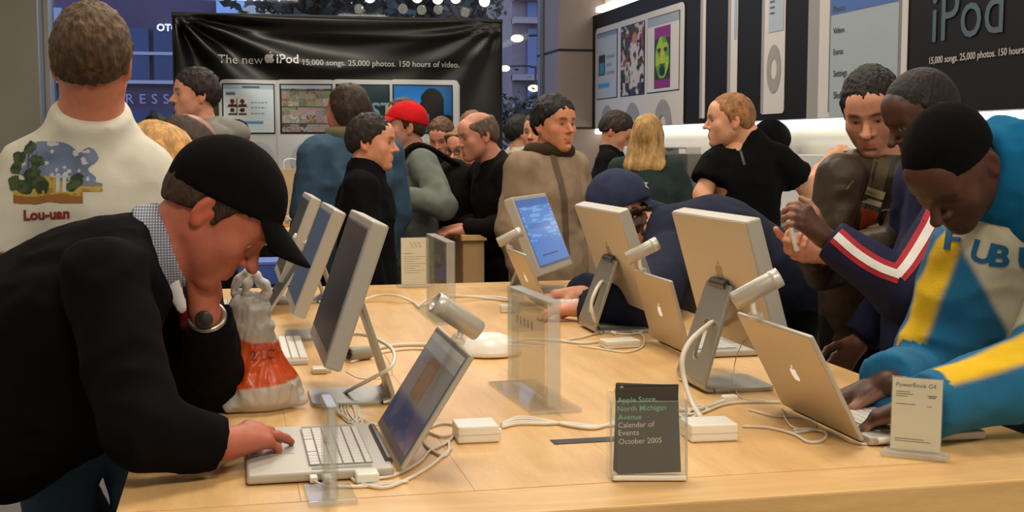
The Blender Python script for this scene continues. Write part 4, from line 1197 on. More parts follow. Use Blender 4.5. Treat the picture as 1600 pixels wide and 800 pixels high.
# ------------------------------------------------------------------ the big maple table
TX0, TX1, TY0, TY1 = -.18, 1.478, 1.79, 4.90; TH = .10
def maple(name, axis, tone=1.0):
    m = bpy.data.materials.new(name); m.use_nodes = True
    N = m.node_tree.nodes; L = m.node_tree.links; b = N['Principled BSDF']
    b.inputs['Roughness'].default_value = .36; b.inputs['Specular IOR Level'].default_value = .35
    tc = N.new('ShaderNodeTexCoord'); mp = N.new('ShaderNodeMapping'); L.new(tc.outputs['Object'], mp.inputs[0])
    mp.inputs['Scale'].default_value = (1.2, 9, 9) if axis == 'x' else (9, 1.2, 9)
    n = N.new('ShaderNodeTexNoise'); n.inputs['Scale'].default_value = 3.2; n.inputs['Detail'].default_value = 6; n.inputs['Distortion'].default_value = .6; L.new(mp.outputs[0], n.inputs[0])
    n2 = N.new('ShaderNodeTexNoise'); n2.inputs['Scale'].default_value = 34; n2.inputs['Detail'].default_value = 3; L.new(mp.outputs[0], n2.inputs[0])
    mx = N.new('ShaderNodeMix'); mx.data_type = 'FLOAT'; mx.inputs[0].default_value = .3; L.new(n.outputs[0], mx.inputs[2]); L.new(n2.outputs[0], mx.inputs[3])
    r = N.new('ShaderNodeValToRGB'); L.new(mx.outputs[0], r.inputs[0])
    r.color_ramp.elements[0].position = .32; r.color_ramp.elements[0].color = (*[c * tone for c in lin((214, 170, 112))], 1)
    r.color_ramp.elements[1].position = .68; r.color_ramp.elements[1].color = (*[c * tone for c in lin((233, 193, 135))], 1)
    L.new(r.outputs[0], b.inputs['Base Color']); return m
M_MAPLE = maple('maple_lengthwise', 'y'); M_MAPLEX = maple('maple_crosswise', 'x', .97)
TB = empty('display_table', ((TX0 + TX1) / 2, (TY0 + TY1) / 2, 0), 'long pale maple display table with thick top covered in computers', 'table')
TYS = TY0 + .135          # where the end board meets the long boards
box('end_board', ((TX0 + TX1) / 2, (TY0 + TYS) / 2 - .0006, HT - TH / 2), (TX1 - TX0, TYS - TY0 - .0012, TH), M_MAPLEX, TB, .004)
nb = 6
for i in range(nb):
    x0 = TX0 + (TX1 - TX0) * i / nb; x1 = TX0 + (TX1 - TX0) * (i + 1) / nb
    box('top_board', ((x0 + x1) / 2, (TYS + TY1 - .135) / 2, HT - TH / 2 - .00005), (x1 - x0 - .0003, TY1 - .135 - TYS, TH), M_MAPLE, TB, .0006)
box('end_board', ((TX0 + TX1) / 2, TY1 - .067, HT - TH / 2), (TX1 - TX0, .1335, TH), M_MAPLEX, TB, .004)
for (x, y) in ((TX0 + .07, TY0 + .07), (TX1 - .07, TY0 + .07), (TX0 + .07, TY1 - .07), (TX1 - .07, TY1 - .07)):
    box('leg', (x, y, (HT - TH) / 2), (.13, .13, HT - TH), M_MAPLE, TB, .004)
box('cable_slot', (.655, 2.21, HT + .0006), (.16, .035, .0012), M_BLACK, TB, 0)

# ------------------------------------------------------------------ displays, laptops, cameras
M_ALU = mat('aluminium', (196, 194, 188), .42, .55, bump=.004, bscale=900, noise=.02, nscale=6)
M_ALUD = mat('aluminium_stand', (176, 176, 168), .38, .7)
M_ALUS = mat('aluminium_side', (188, 184, 176), .45, .35)
M_SCREEN = mat('dark_screen', (58, 60, 66), .3, spec=.5)
M_SCREENE = mat('screen_edge_reflection', (92, 112, 140), .2, emit=.10)  # blue reflections along the screen edge, painted as a faint glow
M_BEZEL = mat('bezel_grey', (150, 152, 152), .4, .3)
M_KEY = mat('key_silver', (206, 204, 198), .45, .2)
M_WHITE = mat('white_plastic', (236, 234, 226), .32, spec=.5)
M_CORD = mat('white_cord', (226, 220, 206), .45)
M_MARK = mat('mark_grey', (150, 140, 130), .35, .5)
M_MARKW = mat('mark_white', (250, 248, 246), .3, emit=.35)
def pane_frame(x, y, z, face, tilt):
    """face: heading of the screen in degrees; x right of the viewer in front of it, y up the panel, z out of the screen"""
    a = math.radians(face); n0 = Vector((math.cos(a), math.sin(a), 0)); up = Vector((0, 0, 1)); t = math.radians(tilt)
    yv = (up * math.cos(t) - n0 * math.sin(t)).normalized(); zv = (n0 * math.cos(t) + up * math.sin(t)).normalized(); xv = yv.cross(zv)
    return basis((x, y, z), xv, yv, zv)
def display(cx, cy, ztop, face, tilt, label, w=.45, h=.31, mt_scr=None, stand=True, base_dx=0.0, group=None):
    """a wide aluminium display; cx, cy, ztop: the middle of its top front edge"""
    t = .036; a = math.radians(face); n0 = Vector((math.cos(a), math.sin(a), 0))
    M = pane_frame(cx, cy, ztop, face, tilt) @ Matrix.Translation((0, -h / 2, -t / 2))
    c = M @ Vector((0, 0, 0))
    R_ = empty('desktop_display', (c.x, c.y, HT), label, 'monitor', group)
    box('panel', (0, 0, 0), (w, h, t), M_ALUS, R_, .005, M, True, 3)
    scr = box('screen', (0, .004, t / 2 + .0004), (w - .034, h - .050, .0012), mt_scr or M_SCREEN, R_, 0, M)
    box('screen_rim', (0, .004, t / 2 + .0001), (w - .026, h - .042, .0010), M_SCREENE, R_, 0, M)  # thin rim that carries the painted edge reflections
    box('back_plate', (0, 0, -t / 2 - .0004), (w - .006, h - .006, .0012), mat('aluminium_back', (206, 198, 182), .45, .35, bump=.004, bscale=900), R_, 0, M)
    link('apple_mark', apple_mesh('apple_mark', .052, M @ basis((0, .02, -t / 2 - .0014), (-1, 0, 0), (0, 1, 0), (0, 0, -1)), .0006), M_MARK, R_)
    if stand:
        # a sheet of metal: foot under the screen, a bend, an arm leaning up to the hinge
        hz = M @ Vector((0, -.005, -t / 2 - .006)); side = n0.cross(Vector((0, 0, 1)))
        fb = Vector((c.x, c.y, 0)) - n0 * .085; ff = fb + n0 * .165                 # heel and toe of the foot
        fb.z = ff.z = HT + .0045
        wd = .17; th = .008
        me = plate_mesh('foot', round_rect(wd, .150, .018), [], th, basis((fb + ff) / 2 + n0 * .008, side, n0, (0, 0, 1)), .001)
        link('foot', me, M_ALUD, R_)
        ab = fb + Vector((0, 0, .020)) - n0 * .004; ad = (hz - ab); AL = ad.length; ad.normalize()
        nrm = side.cross(ad).normalized()
        outl = round_rect(wd, AL + .0, .004, 0, AL / 2); slot = [(x_ , y_) for x_, y_ in round_rect(.042, .10, .0205, 0, AL * .40)]
        def taper(p_): return (p_[0] * (1 - .16 * p_[1] / AL), p_[1])
        link('arm', plate_mesh('arm', [taper(p_) for p_ in outl], [slot], th, basis(ab, side, ad, nrm), .001), M_ALUD, R_)
        # the bend
        V = []; F = []; nseg = 9; p0 = fb + n0 * .016; dirs0 = -n0
        A = np.array(p0); Bp = np.array(fb - n0 * .012 + Vector((0, 0, .001))); Cp = np.array(ab + ad * .008)
        for i in range(nseg):
            s_ = i / (nseg - 1); p = (1 - s_) ** 2 * A + 2 * s_ * (1 - s_) * Bp + s_ * s_ * Cp
            tg = 2 * (1 - s_) * (Bp - A) + 2 * s_ * (Cp - Bp); tg /= np.linalg.norm(tg); nn = np.cross(np.array(side), tg)
            for sx in (-1, 1):
                for sn in (-1, 1): V.append(p + np.array(side) * sx * wd / 2 + nn * sn * th / 2)
        for i in range(nseg - 1):
            a_, b_ = i * 4, (i + 1) * 4
            for q in ((0, 1, 1, 0), (1, 3, 3, 1), (3, 2, 2, 3), (2, 0, 0, 2)): F.append((a_ + q[0], a_ + q[1], b_ + q[2], b_ + q[3]))
        link('bend', poly_mesh('bend', V, F), M_ALUD, R_)
        lathe('hinge', [(0, -.045), (.012, -.045), (.012, .045), (0, .045)], mat('hinge_dark', (90, 88, 84), .4, .6), R_, Matrix.Translation(hz + Vector((0, 0, .0))) @ frame_of(side), 14, smooth=False)
    return R_, M
GD = None
DS_L1 = display(.272, 2.70, 1.318, 180, 18.9, 'large silver display showing a dark screen, nearest on the left side of the table')
DS_L2 = display(.270, 3.62, 1.295, 180, 22.0, 'silver display with a blue screen, middle of the three facing left', mt_scr=mat('blue_screen', (58, 84, 122), .3, spec=.5, emit=.12))
DS_L3 = display(.262, 4.45, 1.295, 180, 21.5, 'silver display farthest along the left side, seen past the cap peak')
DS_R1 = display(1.085, 2.66, 1.316, 0, 16.0, 'silver display seen from behind, beside the man in the blue cap, nearest on the right')
DS_R2 = display(1.085, 3.55, 1.292, 0, 20.0, 'silver display seen from behind, second along the right side of the table')
def scr_desktop(u, v):
    c = fill(u, 62, 108, 176); n = noise3(np.stack([u * 6, v * 40, u * 0], 1), 1, 5)
    c[(n > .25) & (v > .35) & (v < .93)] = L3(92, 140, 200); c[v > .88] = L3(50, 88, 150); c[rectm(u, v, .2, .7, .12, .14)] = L3(36, 60, 110); c[rectm(u, v, .1, .8, .55, .62)] = L3(48, 92, 160); return c
M_SCRB = mat('lit_screen', (80, 130, 200), .2, vcol=True, emit=.75)
R3, MR3 = display(1.107, 4.61, 1.278, -30, 22.0, 'silver display showing a lit blue screen, turned towards the camera at the far end', h=.305, stand=True)
for o in list(R3.children):
    if o.name.startswith('screen') and 'rim' not in o.name:
        link('screen', paint_grid('screen', MR3 @ Vector((-.208, -.118, .0195)), Vector(MR3.col[0][:3]) * .416, Vector(MR3.col[1][:3]) * .255, 60, 90, scr_desktop), M_SCRB, R3)
        bpy.data.objects.remove(o)
        break
def laptop(hx, hy, yaw, lid, label, w=.345, d=.241, lh=.225, base=True, scr=None, thick=.027):
    """hx, hy: middle of the hinge; yaw: heading of the user's side; lid: degrees it leans back"""
    a = math.radians(yaw); n0 = Vector((math.cos(a), math.sin(a), 0)); side = n0.cross(Vector((0, 0, 1)))      # side: the user's ... x axis of the base
    sx = Vector((-side.x, -side.y, 0))
    R_ = empty('laptop', (hx + n0.x * d / 2, hy + n0.y * d / 2, HT), label, 'laptop')
    bt = thick * .62
    B_ = basis((hx + n0.x * d / 2, hy + n0.y * d / 2, HT + .002), sx, -n0, (0, 0, 1))          # y towards the hinge
    box('base', (0, 0, bt / 2), (w, d, bt), M_ALUS, R_, .005, B_, True, 3)
    for px in (-w * .45, w * .45): box('rubber_foot', (px, -d * .42, -.001), (.016, .012, .003), M_BLACK, R_, 0, B_)
    box('keyboard_well', (0, .035, bt + .0001), (w * .80, .108, .0008), mat('key_well', (128, 126, 120), .5), R_, 0, B_)
    bm = bmesh.new()
    kw = w * .80 / 14.6; ys = [.082, .066, .0475, .029, .0105, -.008]
    for r_, yk in enumerate(ys):
        nk = 14; hgt = .0105 if r_ == 0 else .0165
        if r_ < 5:
            for i in range(nk): bm_box(bm, ((i - (nk - 1) / 2) * kw * 1.035, yk, bt + .0016), (kw * .90, hgt, .0026), .0008, B_, 1)
        else:
            for (x_, ww) in ((-6.4, 1), (-5.4, 1), (-4.3, 1.1), (-3.1, 1.2), (.0, 5), (3.1, 1.2), (4.3, 1), (5.35, 1), (6.4, 1)): bm_box(bm, (x_ * kw * 1.035, yk, bt + .0016), (kw * ww * .92, hgt, .0026), .0008, B_, 1)
    o = link('keys', bm_mesh('keys', bm), M_KEY, R_); o['kind'] = 'stuff'
    box('trackpad', (0, -.066, bt + .0002), (.086, .058, .0008), mat('trackpad', (176, 174, 168), .35, .3), R_, 0, B_)
    box('trackpad_button', (0, -.1025, bt + .0003), (.086, .012, .001), M_ALU, R_, .0004, B_)
    for px in (-1, 1): box('speaker_grille', (px * w * .445, .035, bt + .0002), (w * .045, .10, .0006), mat('grille', (150, 148, 142), .6), R_, 0, B_)
    lathe('hinge_bar', [(0, -w * .38), (.007, -w * .38), (.007, w * .38), (0, w * .38)], mat('hinge_dark', (90, 88, 84), .4, .6), R_, B_ @ Matrix.Translation((0, d / 2 - .004, bt)) @ frame_of((1, 0, 0)), 10, smooth=False)
    LM = pane_frame(hx - n0.x * .010, hy - n0.y * .010, HT + .007, yaw, lid) @ Matrix.Translation((0, lh / 2 + .006, 0)); lt = .009
    ld = box('lid', (0, 0, 0), (w, lh, lt), M_ALUS, R_, .0035, LM, True, 3)
    box('lid_back', (0, 0, -lt / 2 - .0002), (w - .008, lh - .008, .0006), mat('laptop_back', (204, 188, 160), .42, .4, bump=.004, bscale=900), ld, 0, LM)
    box('screen_border', (0, 0, lt / 2 + .0001), (w - .010, lh - .010, .0006), mat('laptop_border', (120, 120, 122), .4, .3), ld, 0, LM)
    if scr is None: box('screen', (0, .004, lt / 2 + .0006), (w - .026, lh - .032, .0006), M_SCREEN, ld, 0, LM)
    else:
        link('screen', paint_grid('screen', LM @ Vector((-(w - .026) / 2, -(lh - .032) / 2 + .004, lt / 2 + .001)), Vector(LM.col[0][:3]) * (w - .026), Vector(LM.col[1][:3]) * (lh - .032), 90, 64, scr), mat('dim_screen', (128, 128, 128), .15, vcol=True, emit=.22, spec=.6), ld)
    link('apple_mark', apple_mesh('apple_mark', .038, LM @ basis((0, 0, -lt / 2 - .0008), (-1, 0, 0), (0, 1, 0), (0, 0, -1)), .0005), M_MARKW, ld)
    return R_, LM, B_, lh
def scr_browser(u, v):
    c = fill(u, 96, 100, 108); c[v > .93] = L3(150, 150, 148); c[rectm(u, v, .0, 1, .82, .93)] = L3(130, 130, 130)
    c[rectm(u, v, .3, .62, .38, .80)] = L3(96, 76, 66); c[rectm(u, v, .34, .58, .44, .74)] = L3(110, 84, 70)
    n = noise3(np.stack([u * 5, v * 5, u * 0], 1), 1, 4); m = v < .36; c[m] = L3(64, 72, 104); c[m & (n > .2)] = L3(84, 84, 110); c[m & (n < -.45)] = L3(110, 76, 96); return c
PB1 = laptop(.256, 2.20, 180, 32.5, 'open silver laptop under the hand of the man in the black cap', scr=scr_browser)
PB2 = laptop(1.135, 2.215, 0, 28.5, 'open silver laptop used by the man in the black beanie, lid back to the camera', w=.335)
PB3 = laptop(1.165, 3.16, 0, 16, 'open silver laptop between the two right-hand displays seen from behind', w=.30, lh=.20, d=.22)
PB4 = laptop(1.03, 4.10, 0, 24, 'small silver laptop half hidden behind the tall clear sign holder', w=.285, lh=.20, d=.22)
PB5 = laptop(.099, 4.24, 180, 33.5, 'silver laptop at the far left under the cap peak, its lid edge-on', w=.32, lh=.22)
def isight(LM, lh, along, aim, label, L=.095, r=.0185, lift=.05):
    """small tube camera clipped on top of a lid; along: place on the lid's x; aim: direction it looks"""
    p = LM @ Vector((along, lh / 2, 0)); up = Vector(LM.col[1][:3]); c = p + Vector((0, 0, 1)) * lift
    d = Vector(aim).normalized()
    R_ = empty('web_camera', c, label, 'web camera')
    M = Matrix.Translation(c) @ frame_of(d)
    lathe('barrel', [(.0, -L / 2), (r - .002, -L / 2), (r, -L / 2 + .003), (r, L / 2 - .02)], mat('camera_barrel', (190, 186, 176), .4, .45), R_, M, 24)
    lathe('lens_ring', [(r, L / 2 - .02), (r + .0006, L / 2 - .019), (r + .0006, L / 2 - .001), (r - .003, L / 2), (r - .004, L / 2 - .002), (r - .005, L / 2 - .012), (0, L / 2 - .012)], mat('camera_ring', (206, 202, 194), .35, .4), R_, M, 24)
    lathe('lens', [(0, L / 2 - .0115), (r - .0055, L / 2 - .0115)], mat('lens_black', (12, 12, 14), .1), R_, M, 20)
    tube('bracket', [c - d * .008, c - d * .008 + Vector((0, 0, -lift * .55)), p + up * .006], .0055, M_WHITE, R_, 10, 8)
    box('clip', (along, lh / 2 + .004, 0), (.045, .014, .018), clear_mat('clip_clear', (.92, .92, .9), 1.0, .08, .25), R_, .003, LM)
    return R_, c
isight(PB1[1], PB1[3], .02, (-.74, -.05, .52), 'grey web camera clipped on the near left laptop, tipped up with a dark lens', r=.0195, L=.10, lift=.045)
isight(PB2[1], PB2[3], .075, (.86, -.22, .50), 'silver web camera clipped on the lid of the laptop facing the beanie man', r=.0195, L=.105, lift=.058)
isight(PB3[1], PB3[3], .085, (.86, -.15, .45), 'silver web camera clipped on the laptop between the two right displays', r=.0185, L=.098, lift=.058)
isight(PB4[1], PB4[3], .09, (.86, -.15, .42), 'silver web camera beside the lit blue display, over the clear sign holder', r=.018, L=.092, lift=.04)
isight(PB5[1], PB5[3], .0, (-.8, .1, .4), 'white web camera at the far left by the cap peak', r=.016, L=.08, lift=.03)
# ------------------------------------------------------------------ the white dome, adapters, keyboards
p = atZ(768, 556)
D_ = empty('base_station', (p[0], 3.20, HT), 'white domed base station behind the near left laptop', 'router')
lathe('shell', [(0, .058), (.03, .056), (.055, .047), (.074, .032), (.084, .016), (.086, .009), (.083, .004), (.074, .002), (0, .002)], M_WHITE, D_, Matrix.Translation((p[0], 3.20, HT)), 36)
lathe('base_ring', [(.0, .0), (.07, 0), (.072, .003), (0, .003)], mat('ring_grey', (170, 168, 160), .5), D_, Matrix.Translation((p[0], 3.20, HT)), 30)
def adapter(x0, x1, y, label, rz=0.0, h=.032, dpt=.075, mark=False):
    a, b = atZ(x0, y), atZ(x1, y); w_ = abs(b[0] - a[0]); c = (a + b) / 2
    R_ = empty('power_adapter', (c[0], c[1] + dpt / 2, HT), label, 'adapter', rz=rz)
    M = Matrix.Translation((c[0], c[1] + dpt / 2, HT)) @ Matrix.Rotation(rz, 4, 'Z')
    box('case', (0, 0, h / 2 + .0005), (w_, dpt, h), M_WHITE, R_, .004, M, True, 3)
    box('seam', (0, 0, h * .5), (w_ + .0006, dpt + .0006, .001), mat('seam_grey', (180, 176, 166), .5), R_, 0, M)
    box('cord_exit', (w_ / 2 + .005, 0, h * .4), (.012, .014, .012), M_WHITE, R_, .003, M)
    return R_
adapter(715, 783, 693, 'white power adapter right of the near left laptop', -.03)
adapter(1079, 1158, 691, 'white power adapter right of the brochure holder', -.06, h=.033)
adapter(944, 1003, 545, 'white power adapter lying before the second right display', .1, h=.022, dpt=.06)
adapter(783, 803, 489, 'small white cable block at the far end left of the clear sign', 0, h=.026, dpt=.03)
adapter(488, 512, 585, 'small clear-white block under the corner of the near left display', 0, h=.014, dpt=.045)
def keyboard(c, rz, label, w=.40, d=.13):
    R_ = empty('keyboard', (c[0], c[1], HT), label, 'keyboard', rz=rz)
    M = Matrix.Translation((c[0], c[1], HT)) @ Matrix.Rotation(rz, 4, 'Z')
    box('tray', (0, 0, .008), (w, d, .014), clear_mat('tray_clear', (.9, .9, .9), 1, .05, .6), R_, .004, M)
    bm = bmesh.new()
    for r_ in range(6):
        for i in range(18):
            if 14.4 < i < 15: continue
            bm_box(bm, ((i - 8.5) * w / 18.4, (r_ - 2.5) * d / 6.3, .018), (w / 20.5, d / 7.2, .008), .0015, M, 1)
    o = link('keys', bm_mesh('keys', bm), M_WHITE, R_); o['kind'] = 'stuff'
    return R_
keyboard((.118, 3.32), -PI / 2, 'white keyboard in front of the near left display, behind the plastic bag', .36)
keyboard((1.20, 4.22), PI / 2 - .35, 'white keyboard under the fingers of the leaning man in the blue cap', .36)
o = lathe('round_plug', [(0, -.04), (.016, -.04), (.018, -.03), (.018, .03), (.012, .034), (.010, .020), (0, .020)], mat('plug_grey', (150, 146, 138), .45), None, Matrix.Translation(atZ(560, 552, HT + .019)) @ frame_of((-.8, -.55, .05)), 18)
pl = empty('spare_camera', atZ(560, 552), 'grey tube camera with a dark end lying behind the near left display', 'web camera'); o.parent = pl; o.matrix_parent_inverse = world_of(pl).inverted(); o.name = 'barrel'
lathe('lens', [(0, .0), (.013, .0), (.013, .0212), (0, .0212)], mat('lens_black', (12, 12, 14), .1), pl, Matrix.Translation(atZ(560, 552, HT + .019) + np.array(Vector((-.8, -.55, .05)).normalized()) * .016) @ frame_of((-.8, -.55, .05)), 16)
# ------------------------------------------------------------------ clear acrylic holders
M_ACR = clear_mat('acrylic', (.96, .975, .97), 1.0, .04, .035)
M_ACRE = clear_mat('acrylic_edge', (.92, .94, .94), 1.6, .12, .22)
def sign_block(c, ang, w, h, t, bw, bd, label, tilt=0.0, sheet=None):
    """upright acrylic sleeve standing on a clear foot; ang: direction of its width"""
    R_ = empty('sign_holder', (c[0], c[1], HT), label, 'sign holder')
    u = Vector((math.cos(ang), math.sin(ang), 0)); n = Vector((-u.y, u.x, 0))
    M = basis((c[0], c[1], HT), u, n, (0, 0, 1))
    box('foot', (0, 0, .0045), (bw, bd, .007), M_ACR, R_, .001, M); 
    for sx in (-1, 1): box('foot_edge', (sx * (bw / 2 + .0008), 0, .0045), (.0014, bd, .0066), M_ACRE, R_, 0, M)
    for sy in (-1, 1): box('panel', (0, sy * t / 2, h / 2 + .009), (w, .003, h), M_ACR, R_, .0006, M)
    for sx in (-1, 1): box('side', (sx * (w / 2 - .0015), 0, h / 2 + .009), (.003, t - .004, h), M_ACRE, R_, .0003, M)
    box('top_edge', (0, 0, h + .0085), (w - .008, t, .002), M_ACRE, R_, 0, M)
    return R_, M
a, b = atZ(800, 600), atZ(868, 645); ang = math.atan2(b[1] - a[1], b[0] - a[0])
SB1, MS = sign_block(((a[0] + b[0]) / 2, (a[1] + b[1]) / 2), ang, np.hypot(*(b - a)[:2]) * .92, .222, .030, np.hypot(*(b - a)[:2]) * 1.04, .11, 'tall clear acrylic sign holder in the middle of the table')
for k in range(5): box('faint_print', (-.075 + k * .028, -.0130, .165), (.012, .0006, .018), mat('faint_pink', (206, 186, 176), .7), SB1, 0, MS)
box('faint_print', (0, -.0120, .12), (.245, .0005, .19), clear_mat('insert_film', (.93, .92, .91), .3, .3, .10), SB1, 0, MS)
a, b = atZ(672, 480), atZ(706, 507); ang = math.atan2(b[1] - a[1], b[0] - a[0])
SB2, MS2 = sign_block(((a[0] + b[0]) / 2, (a[1] + b[1]) / 2), ang, np.hypot(*(b - a)[:2]) * .92, .245, .030, np.hypot(*(b - a)[:2]) * 1.05, .11, 'clear acrylic sign holder at the far end, right of the cream leaflet')
for k in range(5): box('faint_print', (-.08 + k * .034, -.0130, .19), (.014, .0006, .022), mat('faint_grey', (150, 146, 146), .7), SB2, 0, MS2)
p = atZ(518, 784)
SB3, MS3 = sign_block((p[0], p[1] + .03), PI / 2 + .03, .10, .145, .014, .10, .075, 'small clear acrylic holder seen edge-on before the near left laptop')
M_CREAM = mat('cream_card', (244, 232, 208), .6)
def card(c, ang, w, h, lean, label, cat='sign', lines=(), bg=None):
    R_ = empty('price_card', (c[0], c[1], HT), label, cat)
    u = Vector((math.cos(ang), math.sin(ang), 0)); n = Vector((u.y, -u.x, 0)); t = math.radians(lean)
    yv = Vector((0, 0, 1)) * math.cos(t) - n * math.sin(t); zv = u.cross(yv); M = basis((c[0], c[1], HT + .010), u, yv, zv)
    box('paper', (0, h / 2, 0), (w - .004, h - .004, .0008), bg or M_CREAM, R_, 0, M)
    box('cover', (0, h / 2, .0022), (w, h, .0016), M_ACR, R_, .0004, M); box('cover', (0, h / 2, -.0022), (w, h, .0016), M_ACR, R_, .0004, M)
    box('foot', (0, .0, 0), (w * 1.28, .008, .055), M_ACRE, R_, .002, basis((c[0], c[1], HT + .005), u, (0, 0, 1), zv))
    for (s_, x_, y_, wd_, mm) in lines:
        if s_ == '-':
            box('print_line', (x_ + wd_ / 2, y_ + .0012, .0006), (wd_, .0016, .0003), mm, R_, 0, M); continue
        me = text_mesh('lettering', s_, 1, 0, wd_); me.transform(M @ Matrix.Translation((x_, y_, .0007))); link('lettering', me, mm, R_)
    return R_, M
M_INK = mat('ink', (70, 64, 60), .6); M_INKL = mat('ink_light', (150, 138, 122), .6)
a, b = atZ(1393, 711), atZ(1478, 722); 
PC, MP = card(((a[0] + b[0]) / 2, (a[1] + b[1]) / 2 + .012), math.atan2(b[1] - a[1], b[0] - a[0]) + .12, .089, .132, 4, 'cream price card for a laptop standing at the right front of the table',
  lines=[('PowerBook G4', -.036, .114, .068, M_INK), ('-', .018, .099, .016, M_INK), ('-', .020, .096, .012, M_INK), ('-', -.036, .104, .024, M_INKL), ('-', -.036, .100, .030, M_INKL), ('-', -.036, .096, .020, M_INKL), ('-', -.036, .082, .034, M_INKL), ('-', .018, .080, .008, M_INKL), ('-', -.036, .020, .050, M_INKL), ('-', -.036, .016, .062, M_INKL)])
a, b = atZ(626, 447), atZ(672, 450)
card(((a[0] + b[0]) / 2, 4.79), 0.0, .112, .185, 3, 'cream leaflet in a clear holder at the far edge of the table', 'sign',
  lines=[('-', -.045, .120, .035, M_INK)] + [('-', -.045, .108 - k * .009, .085 - .02 * (k % 3), M_INKL) for k in range(8)] + [('-', -.022 + .016 * (k % 3) + .004 * (k // 3), .162 - .008 * (k // 3), .010, M_INK) for k in range(9)])
# brochure holder with a stack of dark leaflets
a, b = atZ(956, 752), atZ(1078, 752); ang = math.atan2(b[1] - a[1], b[0] - a[0]); bc = ((a[0] + b[0]) / 2, (a[1] + b[1]) / 2 + .012)
BH = empty('brochure_holder', (*bc, HT), 'clear acrylic brochure holder at the front edge of the table', 'brochure holder')
u = Vector((math.cos(ang), math.sin(ang), 0)); t = math.radians(5); n = Vector((u.y, -u.x, 0)); yv = Vector((0, 0, 1)) * math.cos(t) - n * math.sin(t); MB = basis((*bc, HT), u, yv, u.cross(yv))
box('front', (0, .066, .014), (.125, .130, .002), M_ACR, BH, .0005, MB); box('back', (-.004, .072, -.014), (.130, .150, .002), M_ACR, BH, .0005, MB)
for sx in (-1, 1): box('side', (sx * .0625, .066, 0), (.0016, .130, .028), M_ACRE, BH, 0, MB)
box('front_lip', (0, .1315, .014), (.125, .0012, .0024), M_ACRE, BH, 0, MB)
box('bottom_rod', (0, .005, .010), (.122, .009, .018), mat('rod_bright', (236, 232, 220), .15, spec=.8), BH, .003, MB)
M_LEAF2 = mat('leaflet_dark', (62, 55, 46), .45)
for k in range(7):
    Mk = MB @ Matrix.Translation((-.006 + .0011 * k, .012, -.010 + .0032 * k)) @ Matrix.Rotation(.012 * (k - 3), 4, 'Z')
    R_ = empty('brochure', Mk @ Vector((0, 0, 0)), ('frontmost dark brochure reading Calendar of Events' if k == 6 else 'dark brochure in the clear holder, number %s back from the front' % ('one', 'two', 'three', 'four', 'five', 'six')[5 - k]), 'brochure', 'brochures in the holder')
    hgt = .146 if k < 4 else .141
    box('paper', (0, hgt / 2, 0), (.104, hgt, .0026), M_LEAF2, R_, 0, Mk)
    if k == 6:
        for s_, yy, ww, mm in (('Apple Store,', .118, .066, 't'), ('North Michigan', .104, .080, 't'), ('Avenue', .090, .039, 't'), ('Calendar of', .077, .060, 'w'), ('Events', .064, .034, 'w'), ('October 2005', .050, .071, 'w')):
            me = text_mesh('lettering', s_, 1, 0, ww, offset=.003); me.transform(Mk @ Matrix.Translation((-.049, yy, .0016))); link('lettering', me, mat('ink_teal', (128, 190, 172), .6) if mm == 't' else mat('ink_white', (238, 232, 216), .6), R_)
    if k == 3: link('apple_mark', apple_mesh('apple_mark', .008, Mk @ Matrix.Translation((-.042, .140, .0018)), .0003), mat('ink_white', (214, 206, 190), .6), R_)
# ------------------------------------------------------------------ plastic bag with an orange band
def bag_mat():
    m = bpy.data.materials.new('bag_film'); m.use_nodes = True; N = m.node_tree.nodes; L = m.node_tree.links; b = N['Principled BSDF']
    at_ = N.new('ShaderNodeAttribute'); at_.attribute_name = 'Col'; L.new(at_.outputs['Color'], b.inputs['Base Color']); b.inputs['Roughness'].default_value = .28
    tr = N.new('ShaderNodeBsdfTranslucent'); L.new(at_.outputs['Color'], tr.inputs[0]); tp = N.new('ShaderNodeBsdfTransparent')
    m1 = N.new('ShaderNodeMixShader'); m1.inputs[0].default_value = .3; L.new(b.outputs[0], m1.inputs[1]); L.new(tr.outputs[0], m1.inputs[2])
    m2 = N.new('ShaderNodeMixShader'); m2.inputs[0].default_value = .12; L.new(m1.outputs[0], m2.inputs[1]); L.new(tp.outputs[0], m2.inputs[2])
    out = [n for n in N if n.type == 'OUTPUT_MATERIAL'][0]; L.new(m2.outputs[0], out.inputs[0]); return m
bx, by = atZ(415, 640)[:2] + np.array([0, .02])
BG = empty('plastic_bag', (bx, by, HT), 'knotted white plastic bag with a wide orange band on the table edge', 'bag')
sc = Sculpt(); z = HT
sc.ell((bx + .002, by, z + .045), (.064, .075, .050), k=.03); sc.ell((bx - .03, by, z + .05), (.06, .07, .05), k=.04)
sc.cone((bx - .004, by, z + .05), (bx - .020, by, z + .160), .062, .036, k=.03); sc.cone((bx - .03, by, z + .05), (bx - .034, by, z + .15), .05, .042, k=.03)
sc.cone((bx - .026, by, z + .155), (bx - .028, by, z + .20), .036, .040, k=.012); sc.ell((bx - .036, by, z + .178), (.058, .042, .020), k=.012); sc.ell((bx - .03, by, z + .215), (.040, .034, .03), k=.015)
sc.cone((bx + .02, by, z + .04), (bx + .075, by - .02, z + .016), .04, .014, k=.03); sc.cone((bx - .05, by - .03, z + .03), (bx - .075, by - .05, z + .012), .035, .012, k=.03)
sc.cut((0, 0, z + .001), (0, 0, -1))
V, F = sc.mesh(.0038)
N_ = normals_of(V, F); q = V - np.array([bx, by, z]); an = np.arctan2(q[:, 1], q[:, 0])
pl_ = np.stack([np.cos(an) * 2.2, np.sin(an) * 2.2, q[:, 2] * 9], 1)
